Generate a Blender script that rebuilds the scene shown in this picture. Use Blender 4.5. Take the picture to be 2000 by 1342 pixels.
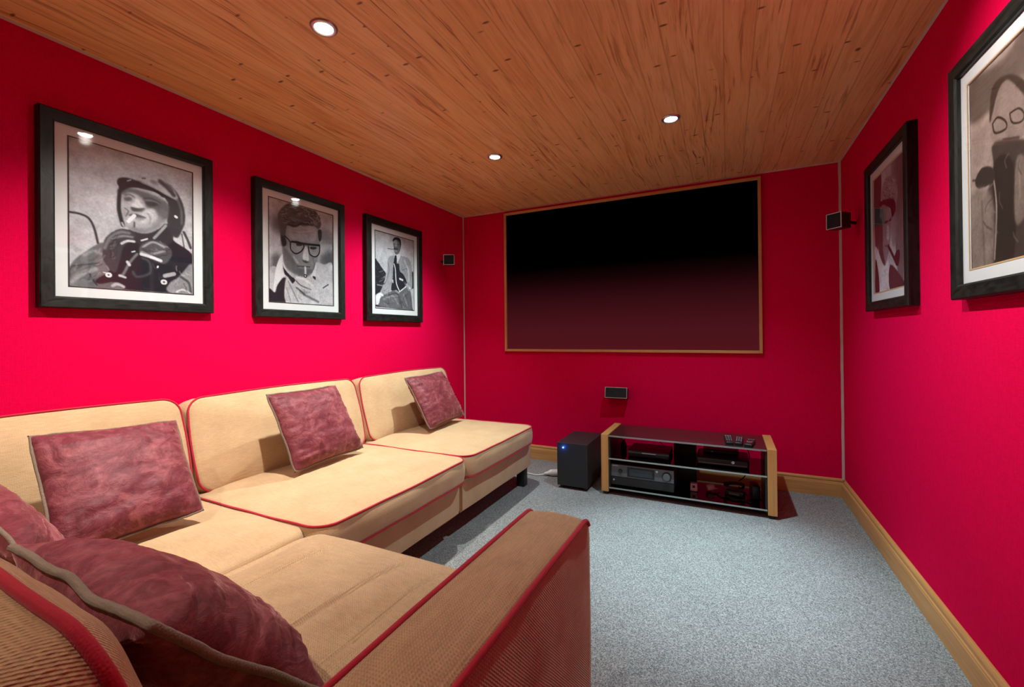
import bpy, bmesh, math, random
import numpy as np
from mathutils import Vector, Matrix, noise
R_ = math.radians
scn = bpy.context.scene
for o in list(bpy.data.objects): bpy.data.objects.remove(o)
col = scn.collection

# ------------------------------------------------------------------ camera, view, world
XL, XR, YB, YR, H = -2.232, 0.678, 3.521, -1.29, 2.2
def cam_axes(yaw, pitch, roll):
    cy, sy, cp, sp = math.cos(yaw), math.sin(yaw), math.cos(pitch), math.sin(pitch)
    F = Vector((sy*cp, cy*cp, sp)); Rt = Vector((cy, -sy, 0)); U = Rt.cross(F)
    c, s = math.cos(roll), math.sin(roll)
    return c*Rt + s*U, -s*Rt + c*U, F
cr, cu, cf = cam_axes(-.4562, .0035, -.0101)
cam_data = bpy.data.cameras.new('camera'); cam = bpy.data.objects.new('camera', cam_data); col.objects.link(cam)
m = Matrix.Identity(4)
for i in range(3): m[i][0] = cr[i]; m[i][1] = cu[i]; m[i][2] = -cf[i]
m[0][3], m[1][3], m[2][3] = 0, 0, 1.0889
cam.matrix_world = m
cam_data.sensor_width = 36; cam_data.lens = 855.6/2000*36
cam_data.shift_y = -(671-649.49)/2000; cam_data.clip_start = .02
scn.camera = cam
scn.view_settings.view_transform = 'Standard'; scn.view_settings.look = 'None'
scn.view_settings.exposure = 0.0; scn.view_settings.gamma = 1; scn.view_settings.use_curve_mapping = False
w = bpy.data.worlds.new('world'); scn.world = w; w.use_nodes = True
w.node_tree.nodes['Background'].inputs[0].default_value = (.8, .85, 1, 1); w.node_tree.nodes['Background'].inputs[1].default_value = .3
# recessed ceiling lamps on tilting mounts: x, y, colour, power, aim of the beam (last three unseen, added to light right wall and near sofa; back row behind camera)
LAMPS = [(-1.29, 1.118, (1, .94, .86), 1.3, (-.44, -.03, -1)), (-1.29, 2.41, (.92, 1, .96), 1.25, (-.46, -.05, -1)), (-.25, 2.404, (.70, .96, 1), .85, (.06, -.08, -1)),
         (-.25, 1.118, (1, .92, .86), 1.0, (1.5, .45, -1)), (-1.29, -.178, (1, .90, .76), .5, (-.1, .25, -1)), (-.25, -.178, (1, .88, .76), .06, (.7, 0, -1))]

# ------------------------------------------------------------------ helpers
def tag(o, label=None, cat=None, group=None, kind=None):
    if label: o['label'] = label
    if cat: o['category'] = cat
    if group: o['group'] = group
    if kind: o['kind'] = kind
    return o
def thing(name, label, cat, loc, group=None, rz=0, rot=None):
    o = bpy.data.objects.new(name, None); col.objects.link(o); o.location = loc
    o.empty_display_size = .05
    o.rotation_euler = rot if rot else (0, 0, rz)
    return tag(o, label, cat, group)
def obj(name, bm, mat, parent=None, loc=None, smooth=None, label=None):
    me = bpy.data.meshes.new(name)
    bmesh.ops.recalc_face_normals(bm, faces=bm.faces)
    bm.to_mesh(me); bm.free()
    if smooth is not None:
        for p in me.polygons: p.use_smooth = True
        if smooth < 179:
            me.set_sharp_from_angle(angle=R_(smooth))
    o = bpy.data.objects.new(name, me); col.objects.link(o)
    if isinstance(mat, (list, tuple)):
        for q in mat: me.materials.append(q)
    else: me.materials.append(mat)
    if parent is not None: o.parent = parent
    if loc is not None: o.location = loc
    if label: o['label'] = label
    return o
def box(bm, x0, x1, y0, y1, z0, z1, bev=0, seg=2, mi=0):
    vs = [bm.verts.new((x, y, z)) for x in (x0, x1) for y in (y0, y1) for z in (z0, z1)]
    fs = [bm.faces.new([vs[i] for i in f]) for f in ((0,1,3,2),(4,6,7,5),(0,4,5,1),(2,3,7,6),(0,2,6,4),(1,5,7,3))]
    for f in fs: f.material_index = mi
    if bev:
        es = list({e for f in fs for e in f.edges})
        bmesh.ops.bevel(bm, geom=es, offset=bev, segments=seg, affect='EDGES', profile=.5)
    return bm
def B(*a, **k): return box(bmesh.new(), *a, **k)
def cyl(bm, c, axis, r, h, n=32, r2=None, cap=True):
    axis = Vector(axis).normalized(); t = axis.orthogonal().normalized(); b = axis.cross(t)
    r2 = r if r2 is None else r2
    a0 = [bm.verts.new(Vector(c) + r*(math.cos(k*2*math.pi/n)*t + math.sin(k*2*math.pi/n)*b)) for k in range(n)]
    a1 = [bm.verts.new(Vector(c) + axis*h + r2*(math.cos(k*2*math.pi/n)*t + math.sin(k*2*math.pi/n)*b)) for k in range(n)]
    for k in range(n): bm.faces.new((a0[k], a0[(k+1) % n], a1[(k+1) % n], a1[k]))
    if cap: bm.faces.new(a0[::-1]); bm.faces.new(a1)
    return bm
def lathe(bm, prof, n=40, c=(0, 0, 0)):
    rings = []
    for r, z in prof:
        rings.append([bm.verts.new((c[0]+r*math.cos(k*2*math.pi/n), c[1]+r*math.sin(k*2*math.pi/n), c[2]+z)) for k in range(n)])
    for a, b in zip(rings, rings[1:]):
        for k in range(n): bm.faces.new((a[k], a[(k+1) % n], b[(k+1) % n], b[k]))
    return bm
def catmull(pts, n=8, closed=False):
    P = [Vector(p) for p in pts]; out = []; L = len(P)
    rng = range(L) if closed else range(L-1)
    for i in rng:
        p1, p2 = P[i], P[(i+1) % L]
        p0 = P[i-1] if (closed or i > 0) else p1; p3 = P[(i+2) % L] if (closed or i < L-2) else p2
        for k in range(n):
            t = k/n
            out.append(.5*((2*p1) + (p2-p0)*t + (2*p0-5*p1+4*p2-p3)*t*t + (3*p1-p0-3*p2+p3)*t**3))
    if not closed: out.append(P[-1])
    return out
def tube(bm, pts, r, n=8, closed=False):
    P = [Vector(p) for p in pts]; L = len(P); rings = []; nrm = None
    for i in range(L):
        if closed: d = P[(i+1) % L] - P[i-1]
        else: d = P[min(i+1, L-1)] - P[max(i-1, 0)]
        d = d.normalized() if d.length > 1e-9 else Vector((0, 0, 1))
        nrm = d.orthogonal().normalized() if nrm is None else (nrm - d*nrm.dot(d)).normalized()
        b = d.cross(nrm)
        rr = r(i/(L-1)) if callable(r) else r
        rings.append([bm.verts.new(P[i] + rr*(math.cos(k*2*math.pi/n)*nrm + math.sin(k*2*math.pi/n)*b)) for k in range(n)])
    pairs = list(zip(rings, rings[1:]))
    for a, b in pairs:
        for k in range(n): bm.faces.new((a[k], a[(k+1) % n], b[(k+1) % n], b[k]))
    if closed:
        a, b = rings[-1], rings[0]
        off = min(range(n), key=lambda s: sum((a[k].co - b[(k+s) % n].co).length for k in range(n)))
        for k in range(n): bm.faces.new((a[k], a[(k+1) % n], b[(k+1+off) % n], b[(k+off) % n]))
    else:
        bm.faces.new(rings[0][::-1]); bm.faces.new(rings[-1])
    return bm

# ------------------------------------------------------------------ materials
class NT:
    def __init__(s, name):
        s.m = bpy.data.materials.new(name); s.m.use_nodes = True; s.t = s.m.node_tree
        s.b = s.t.nodes['Principled BSDF']; s.out = s.t.nodes['Material Output']
    def n(s, typ, ins=None, **props):
        nd = s.t.nodes.new('ShaderNode'+typ)
        for k, v in props.items(): setattr(nd, k, v)
        for k, v in (ins or {}).items(): s.set(nd.inputs[k], v)
        return nd
    def set(s, inp, v):
        if isinstance(v, bpy.types.NodeSocket): s.t.links.new(v, inp)
        elif isinstance(v, bpy.types.Node): s.t.links.new(v.outputs[0], inp)
        else: inp.default_value = v
    def P(s, **k):
        for a, v in k.items(): s.set(s.b.inputs[a.replace('_', ' ')], v)
    def math(s, op, a, b=0.0, c=None):
        d = {0: a, 1: b}
        if c is not None: d[2] = c
        return s.n('Math', d, operation=op).outputs[0]
    def coord(s, kind='Object'): return s.n('TexCoord').outputs[kind]
    def mapv(s, v, scale=(1, 1, 1), loc=(0, 0, 0), rot=(0, 0, 0)):
        return s.n('Mapping', {'Vector': v, 'Scale': scale, 'Location': loc, 'Rotation': rot}).outputs[0]
    def noise(s, v, scale=5, detail=3, rough=.5, dist=0):
        return s.n('TexNoise', {'Vector': v, 'Scale': scale, 'Detail': detail, 'Roughness': rough, 'Distortion': dist}).outputs[0]
    def ramp(s, f, stops):
        nd = s.n('ValToRGB', {0: f}); e = nd.color_ramp.elements
        while len(e) > 1: e.remove(e[-1])
        e[0].position = stops[0][0]; e[0].color = (*stops[0][1], 1) if not isinstance(stops[0][1], (int, float)) else (stops[0][1],)*3+(1,)
        for p_, c_ in stops[1:]:
            x = e.new(p_); x.color = (*c_, 1) if not isinstance(c_, (int, float)) else (c_,)*3+(1,)
        return nd.outputs[0]
    def mix(s, f, a, b, mode='MIX'):
        nd = s.n('Mix', None, data_type='RGBA', blend_type=mode)
        s.set(nd.inputs[0], f)
        for i, v in ((6, a), (7, b)):
            if isinstance(v, tuple) and len(v) == 3: v = (*v, 1)
            s.set(nd.inputs[i], v)
        return nd.outputs[2]
    def schlick(s, f0):
        f = s.n('LayerWeight', {'Blend': .5}).outputs['Facing']
        return s.math('MULTIPLY_ADD', s.math('POWER', f, 5.0), 1-f0, f0)
    def bump(s, h, strength=.3, dist=.01):
        nd = s.n('Bump', {'Height': h, 'Strength': strength, 'Distance': dist}); s.set(s.b.inputs['Normal'], nd.outputs[0])
def simple(name, c, rough=.5, metal=0, spec=.5, coat=0):
    t = NT(name); t.P(Base_Color=(*c, 1), Roughness=rough, Metallic=metal, Specular_IOR_Level=spec, Coat_Weight=coat)
    co = t.coord(); nz = t.noise(co, 60, 3); t.P(Roughness=t.math('MULTIPLY_ADD', nz, .1, rough-.05))
    return t.m

def wall_mat():
    t = NT('crimson_wall_fabric'); co = t.coord()
    k = 2*math.pi/.004
    sx = t.n('SeparateXYZ', {0: co})
    a = t.math('ADD', t.math('SINE', t.math('MULTIPLY', sx.outputs[0], k)), t.math('SINE', t.math('MULTIPLY', sx.outputs[1], k)))
    a = t.math('ADD', a, t.math('SINE', t.math('MULTIPLY', sx.outputs[2], k)))
    nz = t.noise(t.mapv(co, (60, 60, 250)), 1, 4); nz2 = t.noise(t.mapv(co, (250, 250, 40)), 1, 3)
    f = t.math('ADD', t.math('MULTIPLY', nz, .5), t.math('MULTIPLY', nz2, .5))
    t.P(Base_Color=t.ramp(f, [(.3, (.60, .0006, .050)), (.7, (.74, .0010, .068))]), Roughness=.9, Specular_IOR_Level=.04)
    t.bump(t.math('ADD', t.math('MULTIPLY', a, .25), f), .25, .002)
    return t.m
def ceiling_mat():
    t = NT('pine_plank_ceiling'); co = t.coord(); s = t.n('SeparateXYZ', {0: co})
    px = t.math('DIVIDE', s.outputs[0], .105); idx = t.math('FLOOR', px); fr = t.math('FRACT', px)
    wn = t.n('TexWhiteNoise', {'W': idx}, noise_dimensions='1D')
    off = t.math('MULTIPLY', wn.outputs[0], 37.0)
    warp = t.noise(t.mapv(co, (2.5, 1.2, 1)), 1, 2)
    def gv(sx, sy, wa=0.0):
        x = t.math('ADD', t.math('MULTIPLY', s.outputs[0], sx), t.math('MULTIPLY', warp, wa))
        return t.n('CombineXYZ', {0: x, 1: t.math('ADD', t.math('MULTIPLY', s.outputs[1], sy), off), 2: off}).outputs[0]
    g1 = t.noise(gv(26, 1.5, 4), 1, 6, .65, .8); g2 = t.noise(gv(120, 5.0, 6), 1, 4, .6, .3); g3 = t.noise(gv(9, .9, 1), 1, 2)
    base = t.ramp(g1, [(.28, (.60, .34, .13)), (.5, (.81, .52, .22)), (.75, (.87, .61, .29))])
    base = t.mix(t.math('MULTIPLY', t.ramp(g2, [(.52, 0), (.72, 1)]), .45), base, (.42, .16, .05))
    streak = t.math('MULTIPLY', t.ramp(t.noise(gv(70, 3.2, 8), 1, 3, .55, .3), [(.57, 0), (.66, 1)]), t.ramp(g3, [(.42, 0), (.60, .9)]))
    base = t.mix(streak, base, (.26, .085, .025))
    base = t.mix(t.math('MULTIPLY', wn.outputs[0], .25), base, (.78, .35, .12))
    # knots: round ones and short dashes lying across the grain
    def knots(sx, sy, thr, col_):
        v = t.n('TexVoronoi', {'Vector': gv(sx, sy), 'Scale': 1.0, 'Randomness': 1.0}, feature='F1')
        dist = t.math('ADD', v.outputs['Distance'], t.math('MULTIPLY', g2, .03))
        pick = t.math('GREATER_THAN', t.n('SeparateColor', {0: v.outputs['Color']}).outputs[0], .25)
        return t.math('MULTIPLY', t.ramp(dist, [(thr, 1), (thr*1.7, 0)]), pick)
    base = t.mix(t.math('MULTIPLY', knots(4.2, 3.6, .040, 0), .9), base, (.075, .022, .01))
    base = t.mix(t.math('MULTIPLY', knots(7, 17, .085, 0), .85), base, (.085, .026, .01))
    base = t.mix(t.math('MULTIPLY', knots(2.2, 1.6, .035, 0), .85), base, (.06, .018, .008))
    edge = t.math('MULTIPLY', t.math('MINIMUM', fr, t.math('SUBTRACT', 1.0, fr)), .105)
    gap = t.ramp(edge, [(.0003, 1), (.0016, 0)])
    base = t.mix(t.math('MULTIPLY', gap, .4), base, (.12, .035, .012))
    t.P(Base_Color=base, Roughness=.42, Specular_IOR_Level=.45)
    t.bump(t.math('SUBTRACT', t.math('MULTIPLY', g2, .3), t.math('MULTIPLY', gap, .5)), .35, .002)
    return t.m
def wood_mat(name, c0, c1, dark, axis=0, scale=1.0, rough=.45, knots=True):
    t = NT(name); co = t.coord()
    sc = [40*scale]*3; sc[axis] = 1.6*scale
    g = t.noise(t.mapv(co, sc), 1, 5, .6, .5); sc2 = [160*scale]*3; sc2[axis] = 5*scale
    g2 = t.noise(t.mapv(co, sc2), 1, 3)
    base = t.ramp(g, [(.3, c0), (.7, c1)]); base = t.mix(t.math('MULTIPLY', t.ramp(g2, [(.5, 0), (.7, 1)]), .35), base, dark)
    if knots:
        v = t.n('TexVoronoi', {'Vector': t.mapv(co, [7 if i != axis else 4 for i in range(3)]), 'Scale': 1.0})
        base = t.mix(t.ramp(v.outputs['Distance'], [(.05, .85), (.09, 0)]), base, tuple(q*.35 for q in dark))
    t.P(Base_Color=base, Roughness=rough); t.bump(g2, .15, .001)
    return t.m
def black_wood(axis):
    t = NT('black_stained_ash'); co = t.coord(); sc = [70, 70, 70]; sc[axis] = 5
    warp = t.noise(t.mapv(co, (6, 6, 6)), 1, 2)
    v = t.n('VectorMath', {0: t.mapv(co, sc), 1: t.n('CombineXYZ', {0: t.math('MULTIPLY', warp, 6), 1: t.math('MULTIPLY', warp, 6), 2: t.math('MULTIPLY', warp, 6)}).outputs[0]}, operation='ADD').outputs[0]
    g = t.noise(v, 1, 4, .6)
    t.P(Base_Color=t.ramp(g, [(.35, (.002, .0028, .0025)), (.62, (.012, .015, .013))]), Roughness=.45, Specular_IOR_Level=.28)
    t.bump(g, .5, .0015)
    return t.m
def weave_mat(name, c0, c1, pitch=.005, bs=.6, diag=False, cw=.0):
    t = NT(name); co = t.coord(); s = t.n('SeparateXYZ', {0: co}); k = 2*math.pi/pitch
    sn = [t.math('SINE', t.math('MULTIPLY', s.outputs[i], k)) for i in range(3)]
    hgt = t.math('ADD', t.math('ADD', sn[0], sn[1]), sn[2])
    if diag:
        d = t.math('SINE', t.math('MULTIPLY', t.math('ADD', t.math('ADD', s.outputs[0], s.outputs[1]), s.outputs[2]), k))
        hgt = t.math('ADD', t.math('MULTIPLY', hgt, .5), d)
    nz = t.noise(co, 9, 4); fine = t.noise(co, 420, 2); slub = t.noise(t.mapv(co, (30, 220, 220)), 1, 3)
    f = t.math('MULTIPLY_ADD', hgt, cw, t.math('ADD', t.math('MULTIPLY', nz, .35), t.math('MULTIPLY', t.math('ADD', fine, slub), .33)))
    t.P(Base_Color=t.ramp(f, [(.25, c0), (.75, c1)]), Roughness=.9, Specular_IOR_Level=.15, Sheen_Weight=.15, Sheen_Roughness=.5)
    t.bump(t.math('ADD', t.math('MULTIPLY', hgt, .4 if cw else .12), fine), bs, .0012)
    return t.m
def velvet_mat():
    t = NT('plum_crushed_velvet'); co = t.coord()
    d = t.n('VectorMath', {0: co, 1: t.n('VectorMath', {0: t.n('TexNoise', {'Vector': co, 'Scale': 14.0}).outputs[1], 1: (.05, .05, .05)}, operation='MULTIPLY').outputs[0]}, operation='ADD').outputs[0]
    a = t.noise(t.mapv(d, (8, 8, 15)), 1, 6, .68, 1.0); b = t.noise(t.mapv(d, (50, 50, 70)), 1, 4, .7); f = t.noise(co, 500, 2)
    c = t.math('ADD', t.math('MULTIPLY', a, .7), t.math('MULTIPLY', b, .3))
    t.P(Base_Color=t.ramp(c, [(.28, (.065, .008, .013)), (.48, (.17, .030, .042)), (.70, (.38, .115, .13))]), Roughness=.55,
        Specular_IOR_Level=.3, Sheen_Weight=.8, Sheen_Roughness=.3, Sheen_Tint=(.85, .45, .48, 1))
    t.bump(t.math('ADD', c, t.math('MULTIPLY', f, .06)), .5, .012)
    return t.m
def carpet_mat():
    t = NT('speckled_grey_carpet'); co = t.coord()
    v = t.n('TexVoronoi', {'Vector': co, 'Scale': 330.0}); s = t.n('SeparateColor', {0: v.outputs['Color']}).outputs[0]
    n1 = t.noise(co, 160, 3); n2 = t.noise(co, 3, 3)
    f = t.math('ADD', t.math('MULTIPLY', s, .5), t.math('ADD', t.math('MULTIPLY', n1, .45), t.math('MULTIPLY', n2, .12)))
    t.P(Base_Color=t.ramp(f, [(.26, (.11, .112, .115)), (.5, (.225, .23, .232)), (.74, (.38, .385, .385)), (.88, (.48, .50, .51))]), Roughness=.95, Specular_IOR_Level=.05)
    t.bump(t.math('ADD', s, n1), .7, .004)
    return t.m
def glass_thin(name, tint=(1, 1, 1), k=1.0):
    t = NT(name); tr = t.n('BsdfTransparent', {0: (*tint, 1)}); gl = t.n('BsdfGlossy', {0: (1, 1, 1, 1), 'Roughness': .03})
    mx = t.n('MixShader', {0: t.math('MULTIPLY', t.schlick(.07), k), 1: tr, 2: gl}); t.t.links.new(mx.outputs[0], t.out.inputs[0])
    return t.m
def emit(name, c, s):
    t = NT(name); t.P(Base_Color=(.8, .8, .8, 1), Emission_Color=(*c, 1), Emission_Strength=s); return t.m
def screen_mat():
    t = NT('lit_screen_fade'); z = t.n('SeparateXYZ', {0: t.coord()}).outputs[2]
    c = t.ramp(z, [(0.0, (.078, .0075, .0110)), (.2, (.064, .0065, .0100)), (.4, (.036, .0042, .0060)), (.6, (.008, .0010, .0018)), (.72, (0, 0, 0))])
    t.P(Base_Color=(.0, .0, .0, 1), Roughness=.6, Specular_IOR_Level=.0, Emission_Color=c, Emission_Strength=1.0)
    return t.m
M = dict(wall=wall_mat(), ceil=ceiling_mat(), carpet=carpet_mat(),
    pineX=wood_mat('pine_along_wall', (.50, .245, .075), (.62, .33, .12), (.36, .14, .035), 0), pineY=wood_mat('pine_side_skirting', (.50, .245, .075), (.62, .33, .12), (.36, .14, .035), 1),
    pineZ=wood_mat('pine_upright', (.50, .245, .075), (.62, .33, .12), (.36, .14, .035), 2, knots=False),
    oak=wood_mat('light_oak_panel', (.56, .29, .085), (.66, .37, .13), (.42, .18, .05), 2, .8, .4, False),
    bwY=black_wood(1), bwZ=black_wood(2),
    fabric=weave_mat('beige_woven_upholstery', (.42, .27, .14), (.64, .46, .27)),
    fabric_seat=weave_mat('beige_ribbed_upholstery', (.42, .265, .14), (.66, .46, .27), .0055, .9, True, .05),
    fabric_arm=weave_mat('beige_coarse_basketweave', (.36, .21, .105), (.60, .40, .22), .0062, .9, True, .07),
    piping=weave_mat('crimson_piping_cord', (.36, .012, .03), (.52, .03, .055), .003, .3),
    taupe=weave_mat('taupe_piping_cord', (.13, .095, .07), (.26, .20, .15), .004, .5),
    velvet=velvet_mat(), strip=weave_mat('pale_caulk_strip', (.42, .33, .30), (.62, .52, .48), .02, .2),
    mat=simple('grey_mount_board', (.60, .66, .68), .9, 0, .1), ink=simple('black_mount_line', (.02, .015, .015), .8), gold=simple('gilt_slip', (.55, .38, .2), .4),
    pglass=glass_thin('picture_glass'), black=simple('black_plastic', (.012, .013, .014), .42), grille=weave_mat('black_speaker_cloth', (.008, .008, .009), (.03, .03, .032), .004, .8),
    satin=simple('dark_grey_vinyl_veneer', (.018, .020, .024), .5), silver=simple('brushed_silver_trim', (.55, .55, .55), .3, .9),
    bglass=None, white=simple('white_plastic', (.72, .68, .66), .45), screen=screen_mat(), grey=simple('charcoal_metal_fascia', (.12, .14, .15), .4, .2),
    lcd=simple('dim_display_window', (.03, .04, .055), .15), button=simple('grey_rubber_buttons', (.45, .45, .45), .6), blue=emit('blue_standby_lamp', (.02, .12, 1), 30),
    pink=simple('pale_pink_plug_plastic', (.55, .32, .30), .5), rubber=simple('black_rubber_cable', (.01, .01, .01), .5), red=simple('red_lettering', (.5, .03, .03), .5))
def black_glass():
    t = NT('smoked_black_glass'); tr = t.n('BsdfTransparent', {0: (.05, .058, .058, 1)}); gl = t.n('BsdfGlossy', {0: (1, 1, 1, 1), 'Roughness': .09})
    mx = t.n('MixShader', {0: t.schlick(.055), 1: tr, 2: gl}); t.t.links.new(mx.outputs[0], t.out.inputs[0]); return t.m
M['bglass'] = black_glass()
def black_top():
    t = NT('black_glass_top'); co = t.coord(); t.P(Base_Color=(.022, .02, .02, 1), Roughness=.16, Specular_IOR_Level=.9)
    sm = t.noise(co, 14, 4); t.P(Roughness=t.math('MULTIPLY_ADD', sm, .16, .10)); return t.m
M['btop'] = black_top()
def edge_glass():
    t = NT('polished_glass_edge'); t.P(Base_Color=(.50, .56, .54, 1), Roughness=.28, Metallic=.85); return t.m
M['gedge'] = edge_glass()

# ------------------------------------------------------------------ the room
def struct(name, bm, mat, smooth=None): return tag(obj(name, bm, mat, smooth=smooth), kind='structure')
struct('floor', B(XL-.1, XR+.1, YR-.1, YB+.1, -.1, 0), M['carpet'])
struct('ceiling', B(XL-.1, XR+.1, YR-.1, YB+.1, H, H+.1), M['ceil'])
struct('wall_left', B(XL-.1, XL, YR-.1, YB+.1, 0, H), M['wall'])
struct('wall_right', B(XR, XR+.1, YR-.1, YB+.1, 0, H), M['wall'])
struct('wall_back', B(XL, XR, YB, YB+.1, 0, H), M['wall'])
struct('wall_rear', B(XL, XR, YR-.1, YR, 0, H), M['wall'])
PROF = [(0, 0), (.017, 0), (.018, .084), (.016, .088), (.0165, .092), (.012, .095), (.012, .104), (.014, .107), (.013, .113), (.009, .119), (.004, .121), (0, .121)]
def skirting(name, a, b, nrm, mat):
    bm = bmesh.new(); a, b, nrm = Vector(a), Vector(b), Vector(nrm)
    r = [[bm.verts.new(p + nrm*d + Vector((0, 0, z))) for d, z in PROF] for p in (a, b)]
    for k in range(len(PROF)): bm.faces.new((r[0][k], r[1][k], r[1][(k+1) % len(PROF)], r[0][(k+1) % len(PROF)]))
    bm.faces.new(r[0]); bm.faces.new(r[1][::-1])
    return struct(name, bm, mat)
skirting('baseboard_back', (XL, YB, 0), (XR, YB, 0), (0, -1, 0), M['pineX'])
skirting('baseboard_right', (XR, YR, 0), (XR, YB-.018, 0), (-1, 0, 0), M['pineY'])
skirting('baseboard_left', (XL, YR, 0), (XL, YB-.018, 0), (1, 0, 0), M['pineY'])
def ragged(name, p0, p1, wdir, wd, th, seed, n=90):
    """thin hand-run strip of filler in a corner, slightly uneven in width"""
    bm = bmesh.new(); p0, p1, wdir = Vector(p0), Vector(p1), Vector(wdir); d = (p1-p0); up = d.normalized().cross(wdir)
    rs = []
    for i in range(n+1):
        p = p0 + d*i/n; ww = wd*(1+.22*noise.noise(Vector((i*.35, seed, 0)))); o = .12*wd*noise.noise(Vector((i*.2, seed+9, 0)))
        rs.append([bm.verts.new(p + wdir*(o-ww/2) ), bm.verts.new(p + wdir*(o-ww*.25) + up*th), bm.verts.new(p + wdir*(o+ww*.25) + up*th), bm.verts.new(p + wdir*(o+ww/2))])
    for a, b in zip(rs, rs[1:]):
        for k in range(3): bm.faces.new((a[k], a[k+1], b[k+1], b[k]))
        bm.faces.new((a[3], a[0], b[0], b[3]))
    return struct(name, bm, M['strip'])
dg = .7071
ragged('trim_1', (XL+.004, YB-.004, .12), (XL+.004, YB-.004, H), (dg, dg, 0), .024, .005, 1)
ragged('trim_2', (XR-.004, YB-.004, .12), (XR-.004, YB-.004, H), (dg, -dg, 0), .026, -.005, 2)
ragged('trim_3', (XL+.003, YR, H-.004), (XL+.003, YB, H-.004), (dg, 0, dg), .012, -.004, 3)
ragged('trim_4', (XR-.003, YR, H-.004), (XR-.003, YB, H-.004), (dg, 0, -dg), .014, -.004, 4)
ragged('trim_5', (XL, YB-.003, H-.004), (XR, YB-.003, H-.004), (0, dg, -dg), .013, .004, 5)

# ------------------------------------------------------------------ ceiling lamps
LL = ['recessed ceiling spotlight nearest the left wall frames, over the sofa corner', 'recessed ceiling spotlight over the far sofa seat, left of the screen',
      'recessed ceiling spotlight in front of the big screen, nearer the right wall', 'added unseen ceiling spotlight above the middle of the carpet, towards the right wall',
      'added unseen ceiling spotlight behind the sofa, on the left', 'added unseen ceiling spotlight behind the sofa, on the right']
def downlight(i, x, y, c, pw, aim):
    t = thing('ceiling_spotlight', LL[i], 'light', (x, y, H), 'recessed ceiling spotlights')
    bz = lathe(bmesh.new(), [(.030, -.001), (.031, -.006), (.036, -.009), (.043, -.008), (.047, -.003), (.0475, 0)])
    obj('bezel', bz, M['silver'], t, smooth=60)
    ld = lathe(bmesh.new(), [(.0001, -.013), (.010, -.0122), (.018, -.0102), (.025, -.0070), (.0295, -.003)])
    nm = emit('lamp_glow_%d' % i, tuple(.35*q+.65 for q in c), 55)
    obj('lens', ld, nm, t, smooth=60)
    for nm_, en, sz, bl in (('lamp_beam', 122, 116 if i == 2 else 72 if i == 3 else 98, 1.0), ('lamp_spill', 4, 168, .6))+((('lamp_core', 330, 50, 1.0),) if i == 2 else ()):
        L = bpy.data.lights.new(nm_, 'SPOT'); L.energy = pw*en; L.color = c; L.spot_size = R_(sz); L.spot_blend = bl; L.shadow_soft_size = .022
        lo = bpy.data.objects.new(nm_, L); col.objects.link(lo); lo.parent = t; lo.location = (0, 0, -.035)
        if nm_ != 'lamp_spill': lo.rotation_euler = Vector(aim).to_track_quat('-Z', 'Y').to_euler()
for i, a_ in enumerate(LAMPS): downlight(i, *a_)

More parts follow.
